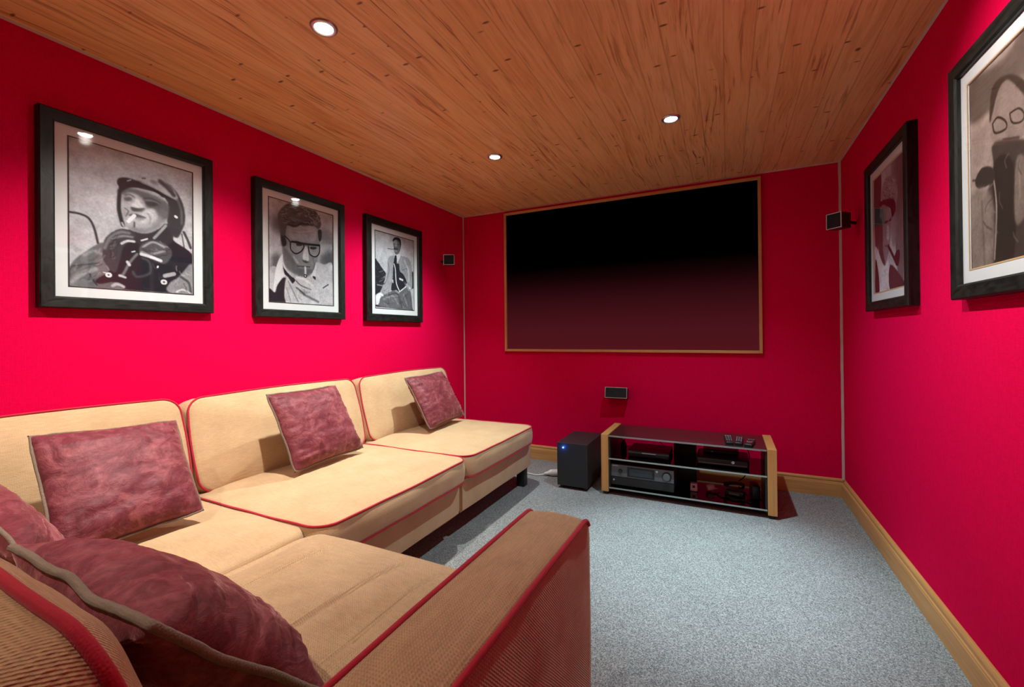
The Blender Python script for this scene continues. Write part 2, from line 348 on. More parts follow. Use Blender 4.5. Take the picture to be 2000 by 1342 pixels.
# ------------------------------------------------------------------ the framed photographs (monochrome prints)
ART = {
 'rider': [
  ('p',.8,30,.8,[(.012,.079),(1.009,-.016),(1.007,.123),(.444,.125),(.012,.174)]),
  ('p',.86,20,.8,[(.009,.347),(.218,.335),(.35,.363),(.35,.458),(.218,.411),(.009,.406)]),
  ('p',.66,25,.6,[(.012,.252),(.291,.199),(1.007,.206),(1.009,.057),(.444,.118),(.012,.2)]),
  ('s',.2,2,1,[(.007,.504),(.077,.504),(.138,.524),(.176,.587),(.202,.687)],.014),
  ('s',.25,2,1,[(.918,.499),(.955,.558),(.984,.619)],.02),
  ('s',.3,2,1,[(.899,.517),(.93,.674)],.009),
  ('p',.42,3,1,[(.002,.886),(.031,.83),(.096,.769),(.174,.71),(.244,.68),(.265,.784),(.272,.853),(.331,.905),(.392,.986),(.376,1.009),(.002,1.0)]),
  ('s',.62,5,.8,[(.103,.782),(.167,.746),(.23,.758)],.018),
  ('s',.18,3,.9,[(.002,.934),(.016,.871),(.082,.852),(.214,.825)],.008),
  ('s',.66,5,.8,[(.016,.971),(.089,.912),(.185,.869)],.027),
  ('s',.15,2,.9,[(.143,.907),(.164,.946),(.192,.979)],.009),
  ('p',.09,3,1,[(.237,.773),(.303,.68),(.472,.626),(.777,.567),(.833,.59),(.993,.667),(.984,.782),(.866,.873),(.819,.996),(.601,1.002),(.392,.996),(.331,.948),(.214,.97),(.185,.945),(.286,.866)]),
  ('p',.55,4,1,[(.784,.919),(.866,.866),(.998,.748),(.995,.998),(.765,.991)]),
  ('s',.2,3,.8,[(.885,.864),(.962,.907),(.981,.979)],.018),
  ('s',.9,2,.9,[(.847,.986),(.904,.966),(.972,.991)],.014),
  ('p',.17,4,1,[(.441,.544),(.77,.458),(.805,.596),(.629,.658),(.488,.639)]),
  ('p',.2,4,1,[(.366,.259),(.523,.15),(.692,.123),(.836,.177),(.911,.274),(.932,.399),(.894,.503),(.852,.556),(.796,.526),(.761,.429),(.744,.259),(.397,.297)]),
  ('p',.7,3,1,[(.383,.313),(.444,.242),(.563,.231),(.692,.24),(.758,.32),(.761,.413),(.707,.492),(.603,.555),(.498,.564),(.418,.54),(.392,.465),(.378,.372)]),
  ('p',.34,7,.9,[(.413,.242),(.754,.283),(.765,.413),(.69,.41),(.655,.37),(.589,.369),(.563,.32),(.514,.286),(.444,.279),(.387,.313)]),
  ('p',.3,5,.9,[(.397,.326),(.444,.311),(.467,.326),(.434,.347),(.404,.345)]),
  ('p',.2,5,.9,[(.573,.322),(.631,.306),(.69,.322),(.631,.349),(.589,.345)]),
  ('s',.55,3,.7,[(.58,.309),(.638,.304),(.69,.309)],.009),
  ('p',.88,4,.95,[(.498,.311),(.523,.329),(.559,.367),(.514,.383),(.458,.379)]),
  ('p',.24,4,.95,[(.453,.383),(.521,.381),(.568,.372),(.559,.404),(.514,.408),(.469,.413)]),
  ('p',.86,7,.8,[(.563,.385),(.631,.363),(.678,.397),(.648,.456),(.587,.49),(.521,.478),(.538,.415)]),
  ('p',.25,3,.9,[(.434,.449),(.491,.428),(.58,.442),(.521,.456)]),
  ('p',.55,4,.8,[(.488,.454),(.58,.445),(.521,.474)]),
  ('s',.97,1.5,1,[(.434,.494),(.481,.444)],.025),
  ('s',.2,3,.9,[(.481,.492),(.481,.53)],.01),
  ('p',.4,8,.6,[(.425,.531),(.505,.564),(.603,.547),(.716,.467),(.603,.517),(.505,.533)]),
  ('s',.12,3,1,[(.366,.288),(.359,.399),(.369,.462),(.39,.53)],.025),
  ('s',.75,2,1,[(.383,.513),(.394,.533)],.013),
  ('s',.62,2,1,[(.646,.587),(.697,.533),(.751,.474)],.02),
  ('p',.1,3,1,[(.345,.222),(.366,.191),(.427,.174),(.523,.165),(.657,.179),(.854,.238),(.763,.256),(.606,.22),(.46,.238),(.38,.284),(.359,.254)]),
  ('p',.72,4,1,[(.427,.174),(.491,.152),(.582,.127),(.676,.113),(.763,.131),(.826,.172),(.864,.243),(.782,.236),(.657,.202),(.54,.179)]),
  ('s',.2,5,.9,[(.702,.138),(.772,.175),(.826,.22)],.033),
  ('s',.85,2,1,[(.427,.199),(.455,.184)],.007),
  ('s',.7,3,.8,[(.54,.182),(.657,.202),(.782,.236),(.845,.25)],.009),
  ('s',.5,5,.7,[(.854,.238),(.894,.326),(.899,.436)],.016),
  ('s',.95,1,1,[(.84,.386),(.85,.39)],.02),
  ('p',.22,3,1,[(.237,.773),(.249,.658),(.319,.585),(.394,.555),(.481,.574),(.481,.61),(.394,.689),(.369,.771),(.331,.877),(.272,.846)]),
  ('s',.5,4,.9,[(.251,.714),(.289,.639),(.364,.585),(.441,.58)],.021),
  ('s',.55,3,.9,[(.31,.635),(.394,.608),(.465,.606)],.016),
  ('s',.85,2,1,[(.378,.665),(.425,.64),(.479,.637)],.017),
  ('p',.3,3,1,[(.521,.673),(.594,.617),(.688,.603),(.786,.644),(.803,.705),(.739,.775),(.653,.762),(.535,.723)]),
  ('s',.7,3,.9,[(.552,.667),(.636,.619),(.732,.644)],.014),
  ('s',.6,3,.9,[(.535,.707),(.627,.71),(.742,.674)],.016),
  ('s',.9,2,1,[(.535,.723),(.62,.735),(.704,.755)],.023),
  ('s',.9,1.5,1,[(.538,.621),(.587,.601)],.011),
  ('s',.95,1.5,1,[(.46,.716),(.484,.708)],.009),
  ('s',.5,3,.9,[(.502,.726),(.439,.8),(.392,.884),(.362,.902)],.018),
  ('s',.85,2,1,[(.423,.794),(.439,.814)],.02),
  ('s',.85,2,1,[(.362,.898),(.406,.909)],.016),
  ('s',.28,3,.8,[(.545,.751),(.601,.775),(.61,.857),(.502,.896),(.469,.862)],.018),
  ('s',.95,1,1,[(.275,.902),(.282,.902)],.035),
  ('s',.15,1,1,[(.277,.902),(.279,.902)],.01),
  ('s',.8,1,1,[(.242,.887),(.258,.889)],.009),
  ('s',.9,1,1,[(.725,.918),(.735,.918)],.039),
  ('s',.3,1,1,[(.728,.918),(.732,.918)],.014),
  ('s',.65,2,1,[(.739,.869),(.822,.846)],.031),
  ('s',.95,1.5,1,[(.678,.801),(.674,.809)],.012),
  ('s',.8,3,.9,[(.308,.977),(.345,.961),(.392,.979)],.021),
  ('s',.2,4,.8,[(.408,.308),(.444,.295),(.479,.304)],.009),
  ('s',.18,4,.8,[(.563,.297),(.631,.288),(.7,.304)],.011),
  ('p',.45,8,.7,[(.655,.377),(.754,.352),(.742,.447),(.671,.506),(.629,.49),(.69,.426)]),
  ('s',.35,2,.8,[(.406,.403),(.434,.42),(.413,.46)],.008),
  ('s',.45,4,.7,[(.587,.406),(.617,.438),(.603,.487)],.009),
  ('p',.3,5,.7,[(.746,.143),(.8,.147),(.826,.188),(.782,.19)]),
  ('p',.35,6,.6,[(.608,.152),(.657,.14),(.692,.17),(.641,.175)]),
  ('s',.3,1.5,.8,[(.549,.15),(.573,.145)],.012),
  ('s',.2,2.5,.55,[(.052,.877),(.082,.86),(.099,.834)],.008),
  ('s',.65,2.5,.55,[(.12,.945),(.15,.936),(.174,.909)],.005),
  ('s',.25,2.5,.55,[(.106,.875),(.138,.859),(.164,.825)],.005),
  ('s',.2,2.5,.55,[(.167,.846),(.2,.846),(.235,.828)],.007),
  ('s',.65,2.5,.55,[(.061,.746),(.089,.751),(.117,.739)],.006),
  ('s',.25,2.5,.55,[(.141,.952),(.174,.937),(.197,.903)],.006),
  ('s',.65,2.5,.55,[(.19,.764),(.211,.744),(.216,.721)],.007),
  ('s',.65,2.5,.55,[(.153,.936),(.188,.921),(.214,.889)],.006),
  ('s',.25,2.5,.55,[(.106,.939),(.148,.937),(.181,.914)],.006),
  ('s',.25,2.5,.55,[(.138,.814),(.169,.805),(.195,.78)],.007),
  ('s',.65,2.5,.55,[(.138,.961),(.157,.948),(.167,.928)],.007),
  ('s',.65,2.5,.55,[(.028,.927),(.049,.918),(.063,.898)],.005),
  ('s',.6,2.5,.55,[(.183,.739),(.207,.735),(.221,.721)],.007),
  ('s',.2,2.5,.55,[(.12,.95),(.138,.936),(.153,.912)],.007),
  ('s',.6,2.5,.55,[(.035,.891),(.049,.871),(.052,.848)],.007),
  ('s',.65,2.5,.55,[(.035,.751),(.061,.755),(.085,.746)],.007),
  ('s',.2,2.5,.55,[(.073,.948),(.11,.93),(.131,.898)],.007),
  ('s',.25,2.5,.55,[(.124,.95),(.155,.941),(.176,.919)],.005),
  ('s',.65,2.5,.55,[(.197,.837),(.221,.821),(.232,.796)],.007),
  ('s',.6,2.5,.55,[(.2,.81),(.23,.794),(.251,.766)],.007),
  ('s',.2,2.5,.55,[(.094,.903),(.129,.887),(.146,.855)],.006),
  ('s',.6,2.5,.55,[(.134,.964),(.153,.941),(.155,.912)],.005),
  ('s',.45,2,.5,[(.315,.687),(.326,.671),(.329,.653)],.007),
  ('s',.1,2,.5,[(.282,.691),(.296,.685),(.305,.673)],.007),
  ('s',.45,2,.5,[(.282,.669),(.296,.662),(.31,.648)],.007),
  ('s',.1,2,.5,[(.31,.657),(.336,.637),(.347,.61)],.007),
  ('s',.45,2,.5,[(.305,.773),(.312,.755),(.31,.737)],.007),
  ('s',.1,2,.5,[(.293,.773),(.298,.746),(.289,.721)],.007),
  ('s',.1,2,.5,[(.336,.678),(.352,.673),(.362,.66)],.007),
  ('s',.45,2,.5,[(.289,.716),(.31,.708),(.324,.691)],.008),
  ('s',.45,2,.5,[(.291,.694),(.305,.689),(.322,.678)],.007),
  ('s',.45,2,.5,[(.308,.784),(.322,.778),(.329,.764)],.007),
  ('s',.1,2,.5,[(.293,.775),(.324,.766),(.34,.744)],.007),
  ('s',.45,2,.5,[(.322,.637),(.35,.628),(.366,.61)],.007),
  ('s',.1,2,.5,[(.308,.633),(.324,.624),(.333,.61)],.007),
  ('s',.45,2,.5,[(.293,.696),(.317,.691),(.338,.674)],.007),
  ('s',.12,2,.5,[(.749,.662),(.754,.68),(.775,.691)],.007),
  ('s',.12,2,.5,[(.634,.719),(.676,.726),(.714,.714)],.007),
  ('s',.6,2,.5,[(.7,.603),(.718,.631),(.765,.64)],.008),
  ('s',.12,2,.5,[(.599,.694),(.613,.708),(.636,.71)],.006),
  ('s',.12,2,.5,[(.716,.708),(.739,.71),(.761,.699)],.007),
  ('s',.6,2,.5,[(.711,.621),(.732,.637),(.763,.637)],.005),
  ('s',.6,2,.5,[(.617,.673),(.643,.682),(.669,.676)],.005),
  ('s',.12,2,.5,[(.573,.682),(.585,.705),(.613,.714)],.005),
  ('s',.12,2,.5,[(.552,.674),(.57,.698),(.601,.707)],.007),
  ('s',.6,2,.5,[(.66,.667),(.69,.682),(.723,.678)],.007),
  ('s',.12,2,.5,[(.73,.669),(.758,.669),(.784,.655)],.007),
  ('s',.6,2,.5,[(.704,.648),(.725,.651),(.749,.642)],.007),
  ('s',.8,2,.5,[(.84,.896),(.831,.928),(.836,.959)],.008),
  ('s',.2,2,.5,[(.915,.914),(.92,.932),(.937,.945)],.007),
  ('s',.8,2,.5,[(.873,.818),(.89,.843),(.918,.853)],.007),
  ('s',.8,2,.5,[(.847,.78),(.843,.801),(.85,.819)],.008),
  ('s',.2,2,.5,[(.937,.943),(.939,.975),(.972,.998)],.007),
  ('s',.2,2,.5,[(.836,.921),(.829,.939),(.836,.957)],.007),
  ('s',.8,2,.5,[(.932,.823),(.951,.839),(.974,.841)],.007),
  ('s',.8,2,.5,[(.862,.882),(.852,.909),(.859,.936)],.007),
  ('s',.3,2,.6,[(.552,.952),(.563,.975),(.592,.984)],.005),
  ('s',.3,2,.6,[(.467,.855),(.462,.871),(.469,.886)],.007),
  ('s',.3,2,.6,[(.683,.855),(.695,.877),(.723,.887)],.007),
  ('s',.3,2,.6,[(.631,.784),(.646,.81),(.671,.826)],.008),
  ('s',.04,2,.6,[(.61,.923),(.62,.946),(.636,.961)],.007),
  ('s',.04,2,.6,[(.509,.826),(.507,.843),(.519,.857)],.007),
  ('s',.04,2,.6,[(.488,.927),(.514,.943),(.545,.945)],.007),
  ('s',.04,2,.6,[(.556,.921),(.554,.945),(.566,.964)],.007),
  ('s',.04,2,.6,[(.674,.825),(.674,.853),(.695,.877)],.007),
  ('s',.3,2,.6,[(.69,.884),(.688,.898),(.7,.911)],.007),
 ],
 'glasses': [
  ('p',.82,4,1,[(.005,-.027),(.053,.009),(.046,.689),(-.005,.703)]),
  ('p',.27,30,.8,[(.065,.19),(.279,.103),(.276,.295),(.065,.311)]),
  ('p',.3,20,.9,[(.048,.552),(.18,.554),(.138,.691),(.046,.689)]),
  ('p',.28,25,.9,[(.813,.458),(.998,.394),(.995,.563),(.781,.556)]),
  ('p',.3,30,.6,[(.786,.194),(1.0,.181),(1.0,.33),(.816,.334)]),
  ('p',.8,3,1,[(.7,.549),(.846,.56),(.995,.552),(.988,1.005),(.647,1.004),(.652,.639)]),
  ('p',.75,3,1,[(.002,.694),(.138,.691),(.134,1.007),(-.002,1.0)]),
  ('p',.55,4,1,[(.196,.261),(.306,.195),(.721,.123),(.753,.22),(.783,.359),(.749,.487),(.684,.616),(.606,.694),(.5,.723),(.385,.705),(.258,.659),(.198,.533)]),
  ('p',.72,12,.8,[(.265,.24),(.389,.199),(.705,.167),(.719,.286),(.657,.336),(.318,.355)]),
  ('p',.33,4,1,[(.131,.16),(.198,.062),(.323,-.011),(.495,-.055),(.661,-.028),(.756,.044),(.802,.13),(.753,.188),(.659,.163),(.521,.197),(.419,.195),(.362,.233),(.265,.231),(.235,.339),(.235,.435),(.18,.442),(.161,.313)]),
  ('s',.6,3,.8,[(.251,.071),(.422,.009),(.569,.03)],.014),
  ('s',.6,3,.8,[(.539,.085),(.629,.089),(.721,.144)],.019),
  ('s',.5,4,.7,[(.184,.149),(.279,.142),(.449,.151)],.016),
  ('s',.15,3,.9,[(.279,.218),(.389,.218),(.493,.172),(.659,.163)],.018),
  ('p',.15,3,1,[(.744,.211),(.802,.192),(.809,.274),(.767,.32)]),
  ('p',.13,3,1,[(.175,.348),(.235,.359),(.249,.423),(.2,.439)]),
  ('p',.36,10,.8,[(.207,.456),(.316,.519),(.415,.615),(.53,.71),(.385,.705),(.233,.634)]),
  ('p',.62,6,.9,[(.311,.405),(.417,.371),(.518,.396),(.505,.456),(.415,.497),(.329,.48)]),
  ('p',.62,6,.9,[(.594,.385),(.719,.389),(.758,.414),(.717,.49),(.624,.481)]),
  ('p',.15,3,1,[(.396,.398),(.475,.377),(.488,.4),(.417,.414)]),
  ('p',.15,3,1,[(.618,.398),(.719,.389),(.703,.41),(.631,.421)]),
  ('s',.07,1,1,[(.228,.341),(.304,.387),(.316,.462),(.387,.496),(.475,.46),(.516,.396),(.417,.371),(.318,.389)],.014),
  ('s',.07,1,1,[(.332,.382),(.535,.378),(.767,.362)],.022),
  ('s',.07,1,1,[(.588,.396),(.608,.474),(.7,.492),(.765,.444),(.774,.371)],.014),
  ('p',.88,4,1,[(.525,.414),(.571,.417),(.592,.536),(.546,.556),(.495,.528)]),
  ('p',.25,4,.9,[(.488,.547),(.592,.556),(.562,.574),(.509,.57)]),
  ('s',.18,3,1,[(.408,.62),(.502,.615),(.606,.609)],.01),
  ('p',.35,8,.8,[(.415,.643),(.638,.631),(.59,.696),(.442,.7)]),
  ('s',.85,1.5,1,[(.535,.622),(.537,.691)],.023),
  ('s',.1,1,1,[(.53,.71),(.541,.71)],.036),
  ('s',.8,1,1,[(.532,.71),(.537,.71)],.016),
  ('p',.95,2,1,[(.198,.529),(.159,.558),(.099,.675),(.065,.863),(.069,.909),(.122,.831),(.203,.75),(.258,.735),(.327,.796),(.341,.824),(.382,.773),(.272,.696),(.205,.618)]),
  ('p',.1,3,1,[(.191,.591),(.219,.663),(.355,.746),(.442,.709),(.382,.764),(.341,.805),(.272,.744),(.217,.71)]),
  ('p',.12,3,1,[(.0,.872),(.083,.908),(.122,.831),(.203,.755),(.258,.773),(.228,.851),(.235,.998),(-.002,.995)]),
  ('p',.8,4,1,[(.237,.76),(.313,.806),(.41,.877),(.468,.991),(.235,.998)]),
  ('s',.4,3,.8,[(.272,.782),(.353,.892),(.424,.989)],.01),
  ('s',.45,3,.7,[(.249,.851),(.311,.995)],.009),
  ('p',.93,2,1,[(.717,.547),(.698,.696),(.652,.7),(.622,.703),(.684,.616)]),
  ('p',.1,3,1,[(.652,.705),(.698,.707),(.691,.748)]),
  ('p',.8,3,1,[(.362,.75),(.412,.721),(.53,.732),(.652,.721),(.744,.774),(.841,.86),(.906,.908),(.855,.984),(.498,.991),(.468,.883),(.369,.842),(.348,.794),(.412,.78)]),
  ('s',.3,3,1,[(.392,.773),(.47,.815),(.62,.844)],.011),
  ('s',.4,4,.9,[(.454,.874),(.558,.918),(.742,.968)],.025),
  ('s',.95,4,.8,[(.399,.737),(.53,.751),(.65,.801)],.023),
  ('s',.25,3,.9,[(.396,.84),(.47,.874),(.514,.901)],.014),
  ('s',.15,2,1,[(.825,.815),(.917,.771)],.011),
  ('s',.5,3,.6,[(.318,.259),(.463,.247),(.659,.21)],.005),
  ('s',.5,3,.6,[(.318,.288),(.461,.281),(.659,.245)],.007),
  ('s',.4,5,.7,[(.415,.615),(.392,.666)],.009),
  ('s',.35,5,.6,[(.654,.497),(.677,.586),(.629,.671)],.016),
  ('s',.8,5,.6,[(.357,.533),(.415,.584)],.025),
  ('s',.12,1.6,.65,[(.286,.053),(.311,.052),(.332,.043)],.008),
  ('s',.12,1.6,.65,[(.659,-.021),(.673,-.007),(.698,-.002)],.009),
  ('s',.55,1.6,.65,[(.233,.066),(.24,.078),(.256,.082)],.009),
  ('s',.7,1.6,.65,[(.159,.099),(.184,.107),(.214,.098)],.007),
  ('s',.12,1.6,.65,[(.558,.064),(.59,.059),(.615,.044)],.008),
  ('s',.55,1.6,.65,[(.514,-.028),(.53,-.005),(.571,.002)],.009),
  ('s',.55,1.6,.65,[(.514,.037),(.548,.043),(.585,.036)],.009),
  ('s',.65,1.6,.65,[(.205,.21),(.237,.211),(.27,.201)],.009),
  ('s',.2,1.6,.65,[(.417,.0),(.456,.0),(.491,-.012)],.009),
  ('s',.2,1.6,.65,[(.256,.185),(.274,.192),(.293,.192)],.009),
  ('s',.2,1.6,.65,[(.661,.06),(.684,.073),(.719,.071)],.009),
  ('s',.7,1.6,.65,[(.406,.055),(.429,.052),(.447,.043)],.008),
  ('s',.2,1.6,.65,[(.447,.128),(.47,.13),(.5,.121)],.009),
  ('s',.55,1.6,.65,[(.168,.135),(.205,.135),(.24,.119)],.009),
  ('s',.12,1.6,.65,[(.689,.016),(.7,.027),(.724,.03)],.009),
  ('s',.12,1.6,.65,[(.235,.126),(.258,.139),(.288,.14)],.008),
  ('s',.2,1.6,.65,[(.244,.057),(.279,.06),(.316,.052)],.009),
  ('s',.7,1.6,.65,[(.477,.004),(.5,.007),(.525,-.002)],.009),
  ('s',.65,1.6,.65,[(.249,.187),(.276,.19),(.3,.181)],.007),
  ('s',.65,1.6,.65,[(.638,.133),(.673,.137),(.707,.128)],.01),
  ('s',.7,1.6,.65,[(.68,.075),(.724,.076),(.767,.06)],.009),
  ('s',.2,1.6,.65,[(.247,.151),(.281,.146),(.316,.126)],.009),
  ('s',.7,1.6,.65,[(.429,.08),(.461,.078),(.495,.062)],.009),
  ('s',.2,1.6,.65,[(.666,.135),(.696,.131),(.721,.117)],.009),
  ('s',.2,1.6,.65,[(.235,.171),(.249,.178),(.27,.178)],.009),
  ('s',.55,1.6,.65,[(.426,.092),(.454,.085),(.479,.067)],.009),
  ('s',.12,1.6,.65,[(.535,-.023),(.555,-.007),(.585,.0)],.009),
  ('s',.65,1.6,.65,[(.553,.012),(.578,.032),(.618,.037)],.009),
  ('s',.2,1.6,.65,[(.523,.011),(.56,.012),(.604,-.002)],.009),
  ('s',.2,1.6,.65,[(.544,.039),(.567,.043),(.588,.037)],.009),
  ('s',.2,1.6,.65,[(.495,.028),(.53,.036),(.571,.027)],.008),
  ('s',.55,1.6,.65,[(.385,.004),(.426,.004),(.465,-.014)],.008),
  ('s',.2,1.6,.65,[(.479,.028),(.507,.02),(.528,.005)],.008),
  ('s',.7,1.6,.65,[(.631,.057),(.654,.053),(.673,.044)],.009),
  ('s',.12,1.6,.65,[(.249,.032),(.274,.028),(.293,.016)],.009),
  ('s',.2,1.6,.65,[(.622,.028),(.645,.028),(.666,.021)],.009),
  ('s',.12,1.6,.65,[(.357,.089),(.399,.078),(.435,.053)],.009),
  ('s',.7,1.6,.65,[(.366,.036),(.389,.037),(.41,.03)],.007),
  ('s',.55,1.6,.65,[(.173,.176),(.21,.176),(.247,.162)],.009),
  ('s',.55,1.6,.65,[(.417,.105),(.447,.098),(.468,.083)],.009),
  ('s',.12,1.6,.65,[(.214,.142),(.219,.162),(.249,.171)],.009),
  ('s',.7,1.6,.65,[(.521,-.034),(.546,-.027),(.583,-.034)],.009),
  ('s',.55,1.6,.65,[(.659,-.037),(.673,-.018),(.698,-.009)],.009),
  ('s',.12,1.6,.65,[(.666,-.053),(.707,-.055),(.74,-.067)],.009),
  ('s',.7,1.6,.65,[(.673,-.028),(.707,-.025),(.742,-.034)],.009),
  ('s',.7,1.6,.65,[(.512,.158),(.553,.155),(.588,.137)],.008),
  ('s',.65,1.6,.65,[(.35,.025),(.366,.039),(.396,.043)],.009),
  ('s',.65,1.6,.65,[(.329,.158),(.362,.167),(.399,.162)],.009),
  ('s',.12,1.6,.65,[(.671,-.048),(.714,-.053),(.751,-.073)],.009),
  ('s',.12,1.6,.65,[(.569,.099),(.599,.094),(.622,.08)],.009),
  ('s',.55,1.6,.65,[(.622,.117),(.664,.124),(.707,.115)],.009),
  ('s',.55,1.6,.65,[(.696,-.064),(.744,-.067),(.781,-.087)],.008),
  ('s',.12,1.6,.65,[(.454,.011),(.488,.004),(.523,-.016)],.008),
  ('s',.55,1.6,.65,[(.677,.131),(.721,.128),(.77,.105)],.009),
  ('s',.7,1.6,.65,[(.689,-.028),(.717,-.021),(.749,-.025)],.01),
  ('s',.12,1.6,.65,[(.325,.165),(.343,.179),(.373,.183)],.009),
  ('s',.55,1.6,.65,[(.594,-.012),(.638,-.025),(.68,-.052)],.009),
  ('s',.65,1.6,.65,[(.191,.126),(.228,.124),(.265,.107)],.009),
  ('s',.12,1.6,.65,[(.56,.133),(.594,.135),(.631,.124)],.009),
  ('s',.12,1.6,.65,[(.306,.188),(.332,.194),(.362,.188)],.008),
  ('s',.1,1.5,.7,[(.631,.108),(.645,.117),(.668,.119)],.009),
  ('s',.72,1.5,.7,[(.749,.073),(.756,.092),(.783,.101)],.009),
  ('s',.1,1.5,.7,[(.597,.053),(.583,.067),(.583,.083)],.009),
  ('s',.72,1.5,.7,[(.597,.05),(.592,.064),(.599,.075)],.009),
  ('s',.72,1.5,.7,[(.68,.124),(.682,.14),(.694,.153)],.009),
  ('s',.1,1.5,.7,[(.774,.039),(.767,.055),(.772,.069)],.009),
  ('s',.65,1.5,.7,[(.594,.147),(.604,.155),(.62,.158)],.008),
  ('s',.65,1.5,.7,[(.654,.0),(.654,.012),(.668,.021)],.009),
  ('s',.1,1.5,.7,[(.643,.037),(.634,.059),(.643,.076)],.008),
  ('s',.72,1.5,.7,[(.636,.131),(.638,.144),(.652,.151)],.009),
  ('s',.65,1.5,.7,[(.608,.05),(.601,.069),(.604,.085)],.009),
  ('s',.65,1.5,.7,[(.606,.066),(.604,.083),(.622,.094)],.009),
  ('s',.1,1.5,.7,[(.611,.06),(.594,.082),(.601,.101)],.009),
  ('s',.1,1.5,.7,[(.744,.057),(.76,.067),(.793,.066)],.009),
  ('s',.65,1.5,.7,[(.558,.014),(.571,.03),(.599,.034)],.009),
  ('s',.65,1.5,.7,[(.77,-.021),(.779,-.014),(.795,-.012)],.01),
  ('s',.72,1.5,.7,[(.744,.062),(.735,.08),(.742,.094)],.009),
  ('s',.72,1.5,.7,[(.726,.044),(.73,.053),(.747,.057)],.009),
  ('s',.72,1.5,.7,[(.786,-.016),(.779,.004),(.786,.02)],.008),
  ('s',.65,1.5,.7,[(.712,.092),(.714,.114),(.735,.128)],.009),
  ('s',.9,3,.45,[(.389,.817),(.415,.831),(.445,.833)],.009),
  ('s',.9,3,.45,[(.548,.877),(.56,.92),(.604,.947)],.009),
  ('s',.35,3,.45,[(.507,.908),(.535,.917),(.574,.911)],.008),
  ('s',.35,3,.45,[(.5,.851),(.546,.876),(.611,.877)],.009),
  ('s',.9,3,.45,[(.567,.835),(.615,.837),(.668,.817)],.008),
  ('s',.9,3,.45,[(.694,.902),(.751,.904),(.804,.885)],.011),
  ('s',.35,3,.45,[(.426,.92),(.442,.945),(.479,.957)],.009),
  ('s',.35,3,.45,[(.509,.854),(.525,.899),(.574,.927)],.009),
  ('s',.35,3,.45,[(.47,.84),(.505,.876),(.569,.892)],.009),
  ('s',.9,3,.45,[(.486,.938),(.491,.966),(.523,.986)],.009),
  ('s',.7,4,.4,[(.691,.629),(.703,.673),(.753,.7)],.007),
  ('s',.7,4,.4,[(.846,.679),(.878,.709),(.94,.718)],.009),
  ('s',.9,4,.4,[(.94,.71),(.933,.744),(.949,.776)],.009),
  ('s',.7,4,.4,[(.742,.67),(.774,.689),(.813,.693)],.007),
  ('s',.7,4,.4,[(.744,.679),(.733,.714),(.753,.744)],.007),
  ('s',.7,4,.4,[(.749,.572),(.735,.6),(.749,.623)],.007),
  ('s',.7,4,.4,[(.945,.544),(.91,.577),(.912,.616)],.009),
  ('s',.9,4,.4,[(.786,.604),(.811,.62),(.853,.622)],.009),
 ],
 'suit': [
  ('p',.82,30,.8,[(.0,.217),(.44,.181),(.93,.154),(.928,.311),(-.005,.391)]),
  ('p',.13,3,1,[(-.005,.391),(.079,.404),(.165,.465),(.23,.506),(.274,.549),(.249,.659),(.116,.799),(-.012,.829)]),
  ('p',.13,5,1,[(.821,.501),(1.03,.454),(1.026,.664),(.819,.679)]),
  ('s',.7,3,.8,[(.053,.698),(.205,.704)],.014),
  ('p',.95,3,1,[(-.012,.853),(.116,.835),(.179,.914),(.156,.961),(-.014,.962)]),
  ('s',.15,2,1,[(-.014,.968),(.472,.978),(.967,.993)],.026),
  ('s',.85,2,1,[(.379,.977),(.614,.961)],.014),
  ('p',.4,3,1,[(.137,.856),(.293,.788),(.523,.736),(.819,.679),(.921,.749),(.956,.928),(.942,.993),(.614,.991),(.114,.975),(.105,.917)]),
  ('s',.6,5,.8,[(.202,.876),(.428,.828),(.567,.919)],.032),
  ('s',.2,3,.9,[(.314,.822),(.547,.785),(.616,.917)],.014),
  ('s',.2,3,.8,[(.619,.817),(.663,.977)],.012),
  ('s',.62,4,.7,[(.716,.786),(.814,.934)],.025),
  ('p',.62,3,1,[(.323,.329),(.484,.268),(.826,.257),(.928,.336),(.963,.487),(.96,.668),(.87,.727),(.793,.668),(.821,.601),(.619,.743),(.593,.781),(.43,.743),(.314,.786),(.181,.829),(.116,.799),(.205,.675),(.298,.476)]),
  ('p',.14,2,1,[(.46,.363),(.53,.379),(.602,.372),(.623,.469),(.721,.51),(.807,.628),(.619,.749),(.523,.736),(.395,.745),(.433,.583)]),
  ('s',.92,1.5,1,[(.47,.386),(.505,.456),(.526,.637),(.607,.743)],.018),
  ('s',.95,1.5,1,[(.607,.756),(.781,.675)],.016),
  ('p',.96,2,1,[(.484,.273),(.628,.232),(.628,.282),(.53,.379),(.484,.336)]),
  ('p',.12,1.5,1,[(.495,.273),(.537,.269),(.542,.377),(.493,.382),(.472,.336)]),
  ('s',.95,1.5,1,[(.621,.575),(.695,.587)],.027),
  ('s',.95,1.5,1,[(.437,.609),(.44,.639)],.015),
  ('s',.95,1.5,1,[(.807,.641),(.895,.686)],.027),
  ('s',.9,2,1,[(.021,.846),(.116,.81),(.181,.829)],.03),
  ('s',.35,2,.9,[(.698,.449),(.823,.411)],.009),
  ('s',.4,3,.8,[(.321,.377),(.342,.496),(.249,.659)],.012),
  ('s',.85,3,.7,[(.749,.305),(.849,.42),(.872,.585)],.029),
  ('p',.42,2,1,[(.453,.07),(.512,.023),(.607,.016),(.656,.065),(.642,.167),(.579,.237),(.509,.246),(.474,.189)]),
  ('p',.66,4,.9,[(.465,.081),(.535,.045),(.57,.115),(.509,.147)]),
  ('p',.08,2,1,[(.442,.084),(.465,.038),(.537,.013),(.633,.018),(.66,.077),(.642,.142),(.619,.07),(.535,.045)]),
  ('s',.1,1.5,1,[(.474,.176),(.57,.171)],.012),
